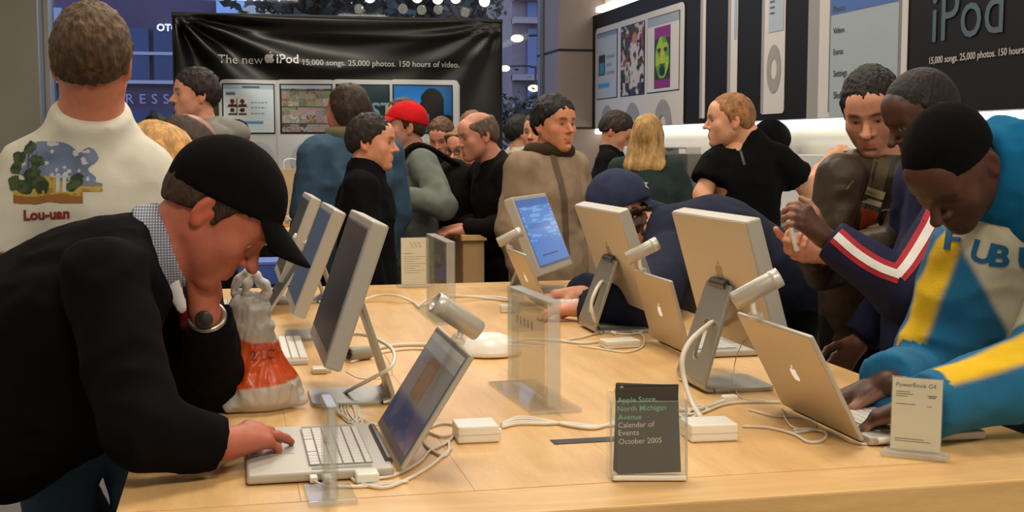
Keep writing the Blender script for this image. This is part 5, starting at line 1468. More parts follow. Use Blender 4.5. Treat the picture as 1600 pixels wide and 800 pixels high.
V = V + N_ * (.0048 * (1 - 2 * np.abs(noise3(pl_ + .12 * noise3(V, 18, 5)[:, None], 3.0, 3))) * smooth01(q[:, 2], .002, .03) + .0020 * (1 - 2 * np.abs(noise3(V, 50, 8))) * smooth01(q[:, 2], .002, .02) - .003)[:, None]
col = np.tile(np.array(lin((226, 226, 222))), (len(V), 1)); band = smooth01(q[:, 2] + .006 * noise3(V, 20, 2) - .10 * q[:, 0], .058, .061) * (1 - smooth01(q[:, 2] + .006 * noise3(V, 25, 4) + .12 * (q[:, 0] + .03), .148, .151))
col = col * (1 - band[:, None]) + np.array(lin((232, 92, 28))) * band[:, None]
V[:, 2] = np.maximum(V[:, 2], HT + .0008)
link('bag_body', mesh_np('bag_body', V, F, True, col), bag_mat(), BG); bag_bv = BVHTree.FromPolygons([tuple(v) for v in V], [tuple(f) for f in F])
me = text_mesh('lettering', '2 LC', 1, 0, .05, offset=.02); me.transform(basis((bx - .03, by - .2, z + .112), (1, 0, 0), (0, 0, 1), (0, -1, 0))); project_mesh(me, bag_bv, Matrix.Identity(4), (0, 1, 0), .0015, .6); link('lettering', me, mat('bag_ink', (120, 44, 20), .5), BG)
for k, (dx, dy, hh) in enumerate(((-.035, .01, .066), (.02, -.012, .058))):
    pts = [(bx - .02, by, z + .225), (bx - .045 + dx * .4, by + dy, z + .25), (bx - .022 + dx * .2, by + dy, z + .222 + hh), (bx + .008 + dx * .1, by + dy * .5, z + .25), (bx - .014, by, z + .222)]
    V, F = tube_np(spline(pts, 40), .0095 + .002 * np.sin(np.arange(41)[:len(spline(pts, 40))] if len(spline(pts, 40)) <= 41 else np.arange(len(spline(pts, 40)))), 10); V = folds(V, np.array([f for f in F if len(set(f)) == 4]), .005, 40, k) if False else V + noise3(V, 70, k)[:, None] * .004
    link('handle', poly_mesh('handle', V, F), mat('bag_white', (228, 228, 224), .35, spec=.5), BG)
# ------------------------------------------------------------------ cables: each its own cord
def cord(label, pts, r=.0028, n=48, group=None):
    P = [np.array(atZ(p[0], p[1], HT + (p[2] if len(p) > 2 else r + .0005))) for p in pts]
    t = empty('cable', P[0] * np.array([1, 1, 0]) + np.array([0, 0, HT]), label, 'cable', group)
    V, F = tube_np(spline(P, n), r, 7); V[:, 2] = np.maximum(V[:, 2], HT + .0004); link('sheath', poly_mesh('sheath', V, F), M_CORD, t); return t
cord('white cable looping behind the near left laptop lid', [(660, 672), (690, 662), (715, 668), (700, 690), (672, 704), (655, 722), (618, 742), (585, 748)])
cord('white cable bundled beside the near laptop, lowest strand', [(705, 700), (672, 728), (630, 752), (595, 762), (556, 752), (545, 738)], .003)
cord('white cable from the near laptop to its adapter', [(716, 678), (690, 682), (668, 676), (664, 694), (690, 712), (700, 706), (702, 690)])
for k in range(4):
    o_ = (0, 4, -3, 7)[k]
    cord('white cable of the bundle across the middle, %s strand' % ('first', 'second', 'third', 'fourth')[k], [(784, 664 + o_ * .5), (810, 655 + o_), (850, 658 + o_ * .6), (890, 664 - o_ * .4), (930, 668 - o_ * .3), (962, 660 + o_ * .5), (1000, 655 + o_)], .0034, 40)
cord('white cable hanging from the near left display stand', [(537, 522, .10), (575, 525, .115), (612, 545, .105), (612, 572, .085), (580, 592, .055), (553, 606, .03), (535, 618), (525, 640), (545, 655)], .0042, 70)
for k in range(4):
    o_ = k * 5
    cord('thin white cord tangled on the foot of the near left display, %s loop' % ('first', 'second', 'third', 'fourth')[k], [(536 + o_, 622), (528 + o_, 640), (545 + o_, 660 + k), (560 + o_ * .5, 648 + o_), (548 + o_ * .6, 628), (560, 650 + o_), (582 + o_, 662)], .0017, 60)
cord('grey wire thrown in a loose curve left of the display stand', [(540, 580), (560, 590), (590, 592), (612, 585), (605, 560, .05), (590, 545, .08)], .0012)
cord('white cable running across the far middle of the table', [(540, 560), (575, 548), (610, 540), (650, 538), (690, 540), (725, 545)], .005)
cord('second white cable beside the far middle cable', [(548, 566), (590, 552), (640, 545), (690, 548), (728, 552)], .0035)
cord('white cable arching at the far end behind the left displays', [(560, 472), (590, 462, .02), (620, 462, .025), (645, 472), (655, 480)], .005)
cord('white cable at the far end left of the clear holder', [(655, 478), (675, 465, .02), (710, 462, .022), (760, 466), (795, 470)], .005)
cord('white cable along the far end towards the small block', [(690, 464), (740, 463), (790, 466), (800, 478)], .004)
cord('white cable behind the tall clear sign holder', [(795, 532), (830, 530, .01), (870, 532), (910, 536), (945, 532)], .004)
cord('white cable beside the second right display stand, upper', [(880, 532), (910, 527), (940, 520), (985, 522), (1005, 518)], .003)
cord('white cable circling the adapter by the second right display', [(930, 520), (950, 516), (1000, 522), (1005, 540), (980, 550), (945, 546), (905, 540)], .0026)
def cord_at(label, P, r):
    P = [np.array(p) for p in P]; t = empty('cable', P[-1] * np.array([1, 1, 0]) + np.array([0, 0, HT]), label, 'cable'); V, F = tube_np(spline(P, 48), r, 8); V[:, 2] = np.maximum(V[:, 2], HT + .0004); link('sheath', poly_mesh('sheath', V, F), M_CORD, t)
cord_at('white cable down through the second right display stand', [at(944, 446, 3.62), at(941, 440, 3.53), at(932, 452, 3.46), at(924, 474, 3.44), at(928, 496, 3.44), atZ(940, 514, HT + .006), atZ(962, 521, HT + .006)], .0055)
cord_at('thick white cable down through the nearest right display stand', [at(1122, 512, 2.74), at(1118, 502, 2.66), at(1104, 510, 2.59), at(1078, 534, 2.56), at(1066, 562, 2.54), at(1070, 596, 2.52), atZ(1082, 630, HT + .0065), atZ(1096, 654, HT + .0065)], .006)
cord('thin cord drooping from the web camera of the beanie laptop', [(1172, 510, .16), (1150, 560, .05), (1147, 600, .01), (1160, 622), (1195, 625)], .0012)
cord('thin cord drooping from the web camera of the middle right laptop', [(1000, 436, .14), (1000, 470, .06), (1015, 495, .02), (1025, 505)], .0014)
cord('white cable behind the brochure holder reaching right', [(1062, 640), (1085, 640), (1110, 634), (1135, 625), (1150, 622)], .0045)
cord('second white cable behind the brochure holder', [(1060, 648), (1095, 645), (1130, 632), (1165, 628), (1220, 628)], .0032)
cord('white cable knotted at the foot of the nearest right display', [(1078, 655), (1090, 648), (1105, 640), (1095, 634), (1080, 640), (1070, 652), (1060, 648)], .003)
cord('white cable from the right adapter to the beanie laptop', [(1160, 666), (1200, 668), (1240, 678), (1262, 690), (1285, 688), (1290, 676), (1262, 670), (1240, 672)], .0028)
cord('white cable looping before the beanie laptop', [(1170, 640), (1210, 650), (1250, 652), (1275, 662), (1268, 672), (1240, 668), (1228, 655), (1222, 640)], .0024)
cord('white cable plugged into the beanie laptop side', [(1240, 676), (1290, 672), (1330, 690), (1360, 694), (1385, 690, .01)], .0026)
for k, (x_, y_) in enumerate(((490, 748), (512, 748))):
    p = atZ(x_, y_, HT + .010); t = empty('plug', (p[0], p[1], HT), 'white cable plug in the side of the near left laptop, %s one' % ('left', 'right')[k], 'plug')
    box('plug_body', (p[0], p[1] + .004, HT + .010), (.013, .03, .009), M_WHITE, t, .002); tube('cord', [(p[0], p[1] - .01, HT + .009), (p[0] + .02, p[1] - .028, HT + .004), (p[0] + .06, p[1] - .034, HT + .003), (p[0] + .13, p[1] - .02, HT + .003)], .0022, M_CORD, t)
p = atZ(573, 745, HT + .01); t = empty('plug', (p[0], p[1], HT), 'wide white video plug at the hinge corner of the near left laptop', 'plug'); box('plug_body', (p[0], p[1] - .002, HT + .012), (.038, .035, .016), M_WHITE, t, .003)
p = atZ(1382, 690, HT + .01); t = empty('plug', (p[0], p[1], HT), 'round white power plug in the side of the beanie laptop', 'plug'); tube('plug_body', [(p[0] + .012, p[1] + .004, HT + .012), (p[0] - .012, p[1], HT + .012)], .0055, M_WHITE, t, 4, 10, False)
p = atZ(1140, 622, HT + .01); t = empty('plug', (p[0], p[1], HT), 'white wall plug lying behind the brochure holder', 'plug'); box('plug_body', (p[0], p[1], HT + .009), (.034, .02, .016), M_WHITE, t, .004)
# ------------------------------------------------------------------ the people, nearest first
UPV = np.array([0, 0, 1.])
def mid(a, b, t=.5): return np.asarray(a) * (1 - t) + np.asarray(b) * t
# 1. the man in the black cap, bent over the near left laptop
hd = at(341, 331, 2.40)
J = dict(pelvis=at(-125, 655, 2.44), waist=at(-22, 590, 2.44), chest=at(112, 492, 2.42), neck=at(246, 398, 2.42), shR=at(172, 428, 2.21), shL=at(228, 440, 2.63))
P1 = Person('man in a black cap and dark sweater leaning on the table with chin in hand', J['pelvis'][0], 2.44, 0, 1.78, 2, joints=J, skin=(184, 106, 84), hair=(58, 40, 28), seed=1,
            head=dict(at=hd, heading=-4, pitch=47, roll=0), head_sc=1.03, face=dict(eyes='balls', nose=1.05, neck=.060, w=1.0, jaw=1.05, brow=.8))
wh = atZ(340, 694, HT + .055); P1.arm('R', wrist=wh, elbow=at(218, 668, 2.07), hand_dir=atZ(428, 674, HT + .050) - wh, palm=(.10, .50, -1), curls=[(16, 22, 12), (16, 20, 12), (10, 12, 8), (30, 38, 20)], spread=8, thumb=(20, 25, 20))
P1.arm('L', wrist=at(323, 497, 2.44), elbow=at(338, 606, 2.66), hand_dir=(-.05, -.30, 1), palm=(-.55, .75, .2), curls=[(55, 80, 45), (60, 85, 45), (64, 85, 45), (68, 85, 45)], spread=1, thumb=(10, 30, 20), thumb_dir=(.3, .9, -.4))
P1.build_body()
def ex1(s, sc):
    sc.ell(at(60, 630, 2.42), (.20, .15, .12), k=.09); sc.ell(at(10, 700, 2.40), (.085, .13, .09), k=.08); sc.cut(at(244, 392, 2.42), unit(at(290, 374, 2.42) - at(238, 392, 2.42)), .17)
    sc.cone(at(160, 420, 2.42), at(60, 470, 2.44), .10, .12, k=.06, n=s.ft, q=1.2)
P1.top('sweater', cloth('sweater', (24, 21, 27), .95, bump=.12, bscale=500), hem=.05, pad=.016, fold=.009, extra=ex1, collar=0, fr=10, cutneck=False)
P1.trousers('jeans', cloth('jeans', (56, 78, 98), bscale=420))
# shirt collar, tie and badge cord
def checked(name, c1, c2, sc_):
    m = bpy.data.materials.new(name); m.use_nodes = True; N = m.node_tree.nodes; L = m.node_tree.links; b = N['Principled BSDF']; b.inputs['Roughness'].default_value = .85
    tc = N.new('ShaderNodeTexCoord'); acc = None
    for ax in (0, 2):
        w = N.new('ShaderNodeTexWave'); w.inputs['Scale'].default_value = sc_; w.bands_direction = 'XZ'[0 if ax == 0 else 1]; L.new(tc.outputs['Object'], w.inputs[0])
        if acc is None: acc = w.outputs['Fac']
        else:
            a_ = N.new('ShaderNodeMath'); a_.operation = 'MULTIPLY'; L.new(acc, a_.inputs[0]); L.new(w.outputs['Fac'], a_.inputs[1]); acc = a_.outputs[0]
    mx = N.new('ShaderNodeMix'); mx.data_type = 'RGBA'; L.new(acc, mx.inputs[0]); mx.inputs[6].default_value = (*lin(c1), 1); mx.inputs[7].default_value = (*lin(c2), 1); L.new(mx.outputs[2], b.inputs['Base Color']); return m
sc = Sculpt(); ca, cb = at(238, 392, 2.42), at(290, 374, 2.42); cd = unit(cb - ca)
ca = at(236, 392, 2.42); sc.cone(at(222, 398, 2.42), cb, .092, .078, k=.01); sc.cut(at(232, 394, 2.42), -cd); sc.cut(at(272, 381, 2.42), cd)
V, F = sc.mesh(.006); V = folds(V, F, .002, 20, 3); link('shirt_collar', mesh_np('shirt_collar', V, F), checked('checked_cloth', (92, 104, 132), (222, 222, 222), 62), P1.root)
sc = Sculpt(); sc.cone(at(268, 445, 2.37), at(284, 480, 2.36), .018, .012, k=.01, n=(.3, 1, 0), q=2.5); V, F = sc.mesh(.005); link('collar_point', mesh_np('collar_point', V, F), mat('shirt_white', (206, 206, 208), .85), P1.root)
sc = Sculpt(); sc.cone(at(284, 468, 2.43), at(292, 510, 2.44), .008, .015, k=.01, n=(.3, 1, 0), q=2.2); V, F = sc.mesh(.005); link('tie', mesh_np('tie', V, F), cloth('tie', (104, 26, 30), .6, noise=.5, nscale=120), P1.root)
P1.cap('cap', cloth('black_cap', (22, 22, 24), .95, noise=.05, bump=.15), drop=-.013, tilt=.36, size=1.08, brimlen=.082)
P1.hair('short', (58, 40, 28), t=.004, front=.05, nape=-.050, burn=.022, amp=.003)
bv = BVHTree.FromPolygons([tuple(P1.HF.w(v[None])[0]) for v in P1.headV[:1]] * 3, [(0, 1, 2)]) if False else None
for nm, pos, s_, c_ in (('cap_badge', (-.030, .098, .078), (.016, .004, .010), (220, 220, 214)), ('cap_strap', (-.055, -.095, .0), (.022, .006, .008), (190, 190, 150))):
    p = P1.HF.w(np.array([pos]))[0]; M_ = basis(p, P1.HF.x, P1.HF.y, P1.HF.z)
    box(nm, (0, 0, 0), [k * 1.2 for k in s_], mat(nm, c_, .6), P1.root, .001, M_ @ Matrix.Rotation((-.3 if pos[1] > 0 else .5), 4, 'Z'))
# wrist watch
w0 = P1.J['wrL']; wd = unit(P1.J['wrL'] - P1.J['elL']); t_ = np.linspace(0, 2 * PI, 41); fx = unit(np.cross(wd, (0, 1, 0))); fy = np.cross(wd, fx)
V, F = tube_np([w0 + wd * .004 + (fx * math.cos(a) * .033 + fy * math.sin(a) * .030) for a in t_], .0065, 8, False); wt = link('watch', poly_mesh('watch', V, F), mat('watch_steel', (170, 165, 150), .3, .9), P1.root)
fc = w0 + wd * .004 + np.array([-.004, -.034, 0]); lathe('dial', [(0, -.004), (.016, -.004), (.017, .003), (.014, .005), (0, .005)], mat('watch_dial', (60, 58, 54), .25, .4), wt, Matrix.Translation(fc) @ frame_of((-.1, -1, .05)), 20)
# 2. the man in the printed white T-shirt, from behind
P2 = Person('man with short brown hair in a white printed T-shirt, back to the camera', at(143, 205, 2.83)[0], 2.83, 90, 1.80, 2, skin=SK_RED, hair=(74, 54, 36), seed=2, build=.82, joints=dict(shR=at(220, 268, 2.83), shL=at(50, 262, 2.83)), head=dict(at=at(145, 96, 2.80), heading=87, pitch=2), head_sc=.95, face=dict(eyes='painted', neck=.064))
P2.arm('R', wrist=P2.J['shR'] + np.array([.03, .15, -.5])).arm('L', wrist=P2.J['shL'] + np.array([-.03, .12, -.5]))
P2.build_body(sleeves='short')
P2.top('t_shirt', cloth('white_tee', (216, 214, 202), .9, noise=.03, bump=.1), hem=.12, sleeves='short', pad=.014, fold=.008, collar=.040, fr=8, colr=.078, sleeve_r=1.05)
P2.trousers('jeans', cloth('jeans', (56, 78, 98)))
P2.hair('short', (74, 54, 36), t=.010, amp=.0045, f=75, nape=-.062, burn=.02, st=(1, 1, .5), tips=(104, 80, 56))
tee_bv = P2.bvh()
def shirt_print(u, v):
    """a hillside, palms and clouds with red lettering below"""
    c = fill(u, 216, 214, 202); n = noise3(np.stack([u * 7, v * 7, u * 0], 1), 1, 3); n2 = noise3(np.stack([u * 22, v * 22, u * 0], 1), 1, 6)
    m = ((u - .5) / .46) ** 2 + ((v - .60) / .34) ** 2 < .75 + .35 * n
    sky = L3(110, 124, 156) * (1 + .25 * n[:, None]); c[m] = sky[m]; c[m & (n2 > .45)] = L3(196, 198, 204)
    hill = (v < .47 - .16 * np.abs(u - .35) + .05 * n) & (v > .17 + .03 * n) & (u > .06) & (u < .97 - .2 * (v < .3)); c[hill] = L3(186, 160, 78); c[hill & (n2 > .2)] = L3(160, 128, 60); c[hill & (v < .27 + .03 * n)] = L3(150, 104, 54); c[hill & (v > .36) & (u > .55) & (n > 0)] = L3(120, 126, 140)
    for (x_, y_, r_) in ((.12, .72, .075), (.22, .82, .07), (.09, .58, .06), (.30, .66, .07), (.26, .48, .10), (.10, .40, .08), (.34, .38, .09), (.72, .44, .07), (.66, .36, .06), (.2, .36, .09)):
        t = ((u - x_) / r_) ** 2 + ((v - y_) / (r_ * 1.1)) ** 2 < 1 + .6 * n2; c[t] = L3(46, 66, 44); c[t & (n2 > .2)] = L3(70, 92, 60)
    for x_ in (.12, .22, .30): c[rectm(u, v, x_ - .008, x_ + .008, .3, .75)] = L3(80, 66, 48)
    tw = rectm(u, v, .50, .60, .30, .52) & (np.abs(u - .55) > .012); c[tw] = L3(196, 204, 214); c[rectm(u, v, .47, .63, .47, .49)] = L3(180, 190, 200)
    return c
o0, o1 = at(-8, 346, 2.6), at(154, 206, 2.6)
me = paint_grid('shirt_print', (o0[0], 2.3, o0[2]), (o1[0] - o0[0], 0, 0), (0, 0, o1[2] - o0[2]), 140, 126, shirt_print)
bm = bmesh.new(); bm.from_mesh(me); cl_ = bm.verts.layers.float_color['Col']; bgc = L3(216, 214, 202)
bmesh.ops.delete(bm, geom=[v_ for v_ in bm.verts if abs(v_[cl_][0] - bgc[0]) + abs(v_[cl_][2] - bgc[2]) < 1e-4], context='VERTS'); bm.to_mesh(me); bm.free()
project_mesh(me, tee_bv, Matrix.Identity(4), (0, 1, 0), .0016, 1.2)
link('shirt_print', me, mat('tee_print', (255, 255, 255), .9, vcol=True, noise=.05, nscale=200), P2.root)
o0, o1 = at(20, 350, 2.6), at(98, 350, 2.6); me = text_mesh('print_lettering', 'Lou-uan', 1, 0, o1[0] - o0[0], offset=.04); me.transform(basis((o0[0], 2.3, o0[2]), (1, 0, 0.05), (0, 0, 1), (0, -1, 0))); project_mesh(me, tee_bv, Matrix.Identity(4), (0, 1, 0), .0026, 1.2); link('print_lettering', me, mat('print_red', (130, 44, 40), .8), P2.root)
# 3. the man in the black beanie, right front
hd = at(1488, 260, 2.25); f_ = 243
J = dict(pelvis=np.array([1.80, 2.52, .98]), waist=np.array([1.77, 2.46, 1.12]), chest=np.array([1.69, 2.37, 1.255]), neck=at(1588, 318, 2.29), shR=at(1516, 398, 2.36), shL=at(1716, 385, 2.16))
P3 = Person('man in a black beanie and cream, blue and yellow sweatshirt typing on a laptop', 1.80, 2.52, f_, 1.80, 2, joints=J, skin=SK_DARK, hair=(20, 16, 14), seed=3, head=dict(at=hd, heading=204, pitch=53, roll=0), head_sc=.98, face=dict(eyes='closed', nose=1.15, lips=1.35, lipc=(.75, .55, .55), brow=.5, neck=.062, beard=.25))
wR, wL = atZ(1388, 598, .985), atZ(1452, 632, .990)
P3.arm('R', wrist=wR, hint=(.3, .5, -.5), hand_dir=atZ(1335, 616, .955) - wR, palm=(-.1, .1, -1), curl=(30, 35, 20), spread=6)
P3.arm('L', wrist=wL, hint=(.7, -.3, -.6), hand_dir=atZ(1378, 652, .955) - wL, palm=(-.1, 0, -1), curl=(25, 30, 20), spread=6)
P3.build_body()
def col3(s, V):
    """cream body, blue sleeves with a yellow stripe along the outside"""
    cream, blue, yel = L3(204, 198, 176), L3(22, 104, 148), L3(236, 192, 30); c = np.tile(cream, (len(V), 1)); kb = np.zeros(len(V)); ky = np.zeros(len(V))
    for n_ in ('R', 'L'):
        sh, el, wr = s.J['sh' + n_], s.J['el' + n_], s.J['wr' + n_]
        def dist(a, b):
            t = np.clip(((V - a) @ (b - a)) / ((b - a) @ (b - a)), -.25, 1.2); q = a + t[:, None] * (b - a); return np.linalg.norm(V - q, axis=1), V - q, t
        d1, q1, t1 = dist(sh, el); d2, q2, t2 = dist(el, wr); near = np.minimum(d1, d2)
        rt = s.rt * (1 if n_ == 'R' else -1); inner = ((V - s.J['neck']) @ rt) / .178
        arm_ = smooth01(-near, -.135, -.125) * np.maximum(smooth01(inner, .74, .84), smooth01(-d2, -.105, -.095)); kb = np.maximum(kb, arm_)
        side = np.array([-.95, -.25, .15]) if n_ == 'R' else np.array([-.15, -.45, .9])
        q = np.where((d1 < d2)[:, None], q1, q2); ax = np.where((d1 < d2)[:, None], unit(el - sh), unit(wr - el)); sp = side - ax * (ax @ side)[:, None]; sp /= np.linalg.norm(sp, axis=1)[:, None]
        co = (q * sp).sum(1) / (np.linalg.norm(q, axis=1) + 1e-6); ky = np.maximum(ky, smooth01(co, .85, .96) * (t2 < .93) * (arm_ > .5) * (near > .04))
    c = c * (1 - kb[:, None]) + blue * kb[:, None]; return c * (1 - ky[:, None]) + yel * ky[:, None]
def ex3(s, sc):
    sc.ell(mid(s.J['waist'], s.J['chest']) + s.ft * .05, (.16, .13, .17), k=.08)
P3.top('sweatshirt', mat('cloth_sweat', (255, 255, 255), .9, vcol=True, noise=.05, nscale=30, bump=.15, bscale=300), hem=.06, pad=.026, fold=.010, collar=0, extra=ex3, colorfn=col3, fr=8, sleeve_r=1.10, res=.0075, cutneck=False)
sw_bv = P3.bvh(); P3.trousers('jeans', cloth('dark_jeans', (40, 46, 64)))
# the blue hood collar: a thick roll round the neck, open at the front
hc = at(1540, 266, 2.28); ha = unit(np.array([-.93, -.1, .12])); hx_ = unit(np.cross(ha, UPV)); hz_ = np.cross(hx_, ha)
sc = Sculpt()
for off, r1, r2, tr in ((.0, .070, .074, .017), (-.035, .082, .086, .026), (-.08, .10, .095, .034), (-.13, .11, .085, .04)):
    ring = [hc + ha * off + hx_ * math.cos(a) * r1 + hz_ * math.sin(a) * r2 - UPV * (.02 * (off < -.05)) for a in np.linspace(0, 2 * PI, 25)]
    for a, b in zip(ring, ring[1:]): sc.cone(a, b, tr, tr, k=.02)
V, F = sc.mesh(.008); V = folds(V, F, .005, 16, 4); link('hood', mesh_np('hood', V, F), cloth('hood_blue', (20, 100, 146), .9), P3.root)
P3.cap('beanie', cloth('black_knit', (22, 20, 20), .98, bump=.35, bscale=500), beanie=True, brim=False)
# raised letters across the chest
dch = -(P3.ft * .75 + np.array([-.3, -.65, 0])); dch = unit(P3.f0 * .6 + np.array([-.25, -.75, 0]))
for s_, px, py, w_, h_, rz in (('F', 1474, 388, .050, .05, -.10), ('U', 1514, 405, .046, .05, -.25), ('B', 1545, 414, .050, .05, -.12), ('U', 1591, 420, .050, .05, -.02)):
    p = at(px, py, 2.1); me = text_mesh('chest_letter', s_, .058, 0, None, offset=.002); xd = unit(np.cross(UPV, -dch))
    me.transform(Matrix.Scale(w_ / .040, 4, Vector((1, 0, 0)))); me.transform(basis(p, xd * -1 if xd[0] < 0 else xd, (0.0, 0, 1), -dch) @ Matrix.Rotation(rz, 4, 'Z') @ Matrix.Diagonal((1, 1.05, 1, 1)))
    bm = bmesh.new(); bm.from_mesh(me); bmesh.ops.triangulate(bm, faces=bm.faces[:]); bmesh.ops.subdivide_edges(bm, edges=bm.edges[:], cuts=2, use_grid_fill=True); bm.to_mesh(me); bm.free()
    cdir = unit(p - _C); project_mesh(me, sw_bv, Matrix.Identity(4), cdir, .003, 1.2); link('chest_letter', me, mat('letter_blue', (16, 92, 140), .85), P3.root)
# 4. the man in the navy track jacket
hd = at(1440, 178, 3.0)
P4 = Person('man in a navy track jacket with red and white sleeve stripes, raising a hand', at(1470, 300, 3.02)[0], 3.02, 172, 1.70, 2, skin=SK_DARK, hair=(24, 18, 16), seed=4, head=dict(at=hd, heading=178, pitch=30), head_sc=.96,
            joints=dict(neck=at(1476, 276, 3.02), shL=at(1496, 318, 2.86), chest=at(1492, 380, 3.04)), face=dict(nose=1.1, lips=1.3, lipc=(.75, .55, .55), brow=.4, scalp=.75, scalp_z=.03, eyes='painted'))
wr4 = at(1296, 376, 2.92)
P4.arm('L', wrist=wr4, elbow=at(1422, 462, 2.80), hand_dir=at(1248, 346, 2.93) - wr4 + UPV * .02, palm=(.1, .9, -.55), curls=[(35, 40, 20), (40, 45, 25), (42, 45, 25), (45, 45, 25)], spread=5, thumb_dir=(.75, .6, -.35)).arm('R', wrist=P4.J['shR'] + np.array([-.12, .1, -.46]))
P4.build_body()
P4.top('track_jacket', cloth('track_navy', (38, 40, 66), .75, bump=.08), hem=.08, pad=.020, fold=.008, collar=.03, fr=8, sleeve_r=1.15, colr=.072)
P4.trousers('trousers', cloth('dark_trousers', (36, 34, 36)))
P4.hair('short', (26, 20, 18), t=.003, front=.062, nape=-.05, burn=.01, amp=.0012, f=140)
jv = P4.bvh(); dd = unit(np.array([-.42, -.9, .05]))
def stripe(P_, bv_, pts, wid, mt, lift, nm='sleeve_stripe', d=None):
    d = dd if d is None else d
    V, F = ribbon_on(bv_, pts, [d] * len(pts), wid, lift, 40)
    if len(F): link(nm, mesh_np(nm, V, F), mt, P_.root)
M_RED = mat('stripe_red', (168, 26, 40), .8); M_WST = mat('stripe_white', (226, 222, 220), .8)
for pts in ([at(x_, y_, 2.80) for x_, y_ in ((1474, 302), (1462, 335), (1443, 370), (1420, 405), (1400, 428))], [at(x_, y_, 2.80) for x_, y_ in ((1404, 428), (1372, 416), (1340, 396), (1308, 368))]):
    stripe(P4, jv, pts, .046, M_RED, .002); stripe(P4, jv, pts, .020, M_WST, .0035)
# 5. the man in the brown leather jacket
hd = at(1362, 172, 3.55); xx = at(1378, 300, 3.58)
P5 = Person('dark-haired man in a brown leather jacket looking down at a small white player', xx[0], 3.60, 236, 1.74, 2, skin=(206, 146, 120), hair=(26, 20, 18), seed=5, build=.94, head=dict(at=hd, heading=232, pitch=26, roll=4), head_sc=1.06, face=dict(brow=1.0, nose=1.15, beard=.18, eyes='painted'), joints=dict(neck=at(1388, 258, 3.56), shR=at(1316, 272, 3.50), shL=at(1452, 280, 3.42)))
wr5 = at(1290, 388, 3.24); wl5 = at(1306, 396, 3.20)
P5.arm('R', wrist=at(1272, 398, 3.28), hint=(.1, .3, -1), hand_dir=(-.55, -.35, .12), palm=(-.1, -.2, .8), curls=[(45, 55, 30)] * 4, spread=2)
P5.arm('L', wrist=wl5, hint=(.9, .1, -.5), hand_dir=(-.75, .10, .10), palm=(-.2, .8, .1), curls=[(40, 50, 30)] * 4, spread=2)
P5.build_body()
P5.top('leather_jacket', mat('leather', (60, 47, 36), .46, noise=.22, nscale=9, bump=.10, bscale=60, spec=.35), hem=.10, pad=.016, fold=.010, collar=.035, fr=9, sleeve_r=1.05, colr=.074)
P5.trousers('trousers', cloth('brown_trousers', (52, 44, 36)))
P5.hair('short', (26, 20, 18), t=.009, front=.062, nape=-.055, burn=.025, amp=.004, f=80)
lv = P5.bvh(); d5 = unit(np.array([-.45, -.89, 0.05])); pts = [at(x_, y_, 3.40) for x_, y_ in ((1386, 236), (1376, 280), (1360, 330), (1346, 380), (1334, 440))]
stripe(P5, lv, pts, .062, cloth('knit_olive', (104, 94, 72), .95), .003, 'knit_shirt', d5)
for k, (a_, b_, c_) in enumerate(((.34, .40, (190, 176, 130)), (.42, .46, (206, 200, 186)), (.50, .66, (176, 72, 38)), (.70, .74, (176, 160, 110)), (.80, .84, (150, 132, 90)))):
    sp = spline(pts, 100); q_ = [sp[int(a_ * 99)], sp[int((a_ + b_) / 2 * 99)], sp[int(b_ * 99)]]
    stripe(P5, lv, q_, .058, mat('knit_band_%d' % k, c_, .9), .0045, 'knit_band', d5)
for x0, x1, y0, y1 in ((1358, 1400, 332, 326), (1322, 1334, 296, 282)):
    stripe(P5, lv, [at(x0, y0, 3.40), at((x0 + x1) / 2, (y0 + y1) / 2, 3.40), at(x1, y1, 3.40)], .006, mat('zip_brass', (150, 130, 90), .35, .8), .003, 'zip', d5)
for (x0, y0, x1, y1) in ((1372, 250, 1322, 440), (1398, 246, 1348, 440)):
    stripe(P5, lv, [at(x0, y0, 3.40), at((x0 + x1) / 2, (y0 + y1) / 2, 3.40), at(x1, y1, 3.40)], .010, mat('zip_dark', (34, 28, 24), .5), .004, 'zip', d5)
sc = Sculpt(); nk = P5.J['neck']; lx = P5.r0
for sx, x_ in ((1, 1), (-1, -1)):
    a0 = nk + UPV * .035 - P5.f0 * .05 + lx * sx * .055; a1 = nk + UPV * .015 + P5.f0 * .045 + lx * sx * .085; a2 = nk - UPV * .085 + P5.f0 * .115 + lx * sx * .070
    sc.cone(a0, a1, .030, .034, k=.015); sc.cone(a1, a2, .034, .014, k=.015)
sc.cone(nk + UPV * .035 - P5.f0 * .05 + lx * .055, nk + UPV * .035 - P5.f0 * .05 - lx * .055, .030, .030, k=.015)
V, F = sc.mesh(.008); V = folds(V, F, .004, 20, 2); link('jacket_collar', mesh_np('jacket_collar', V, F), MATS['leather'], P5.root)
pp = at(1246, 366, 3.22); PLY = empty('music_player', pp, 'small white player held by the man in the leather jacket', 'music player'); Mp = basis(pp, unit(np.array([.8, .5, 0])), unit(np.array([-.25, .1, 1.])), unit(np.array([.5, -.8, .2])))
box('case', (0, 0, 0), (.060, .100, .012), M_WHITE, PLY, .004, Mp); box('screen', (0, .022, .0062), (.046, .034, .0012), mat('player_lcd', (150, 164, 176), .3), PLY, 0, Mp); 
link('wheel', plate_mesh('wheel', [(math.cos(t) * .018, math.sin(t) * .018) for t in np.linspace(0, 2 * PI, 25)[:-1]], [], .001, Mp @ Matrix.Translation((0, -.024, .0064))), M_GREYP, PLY)
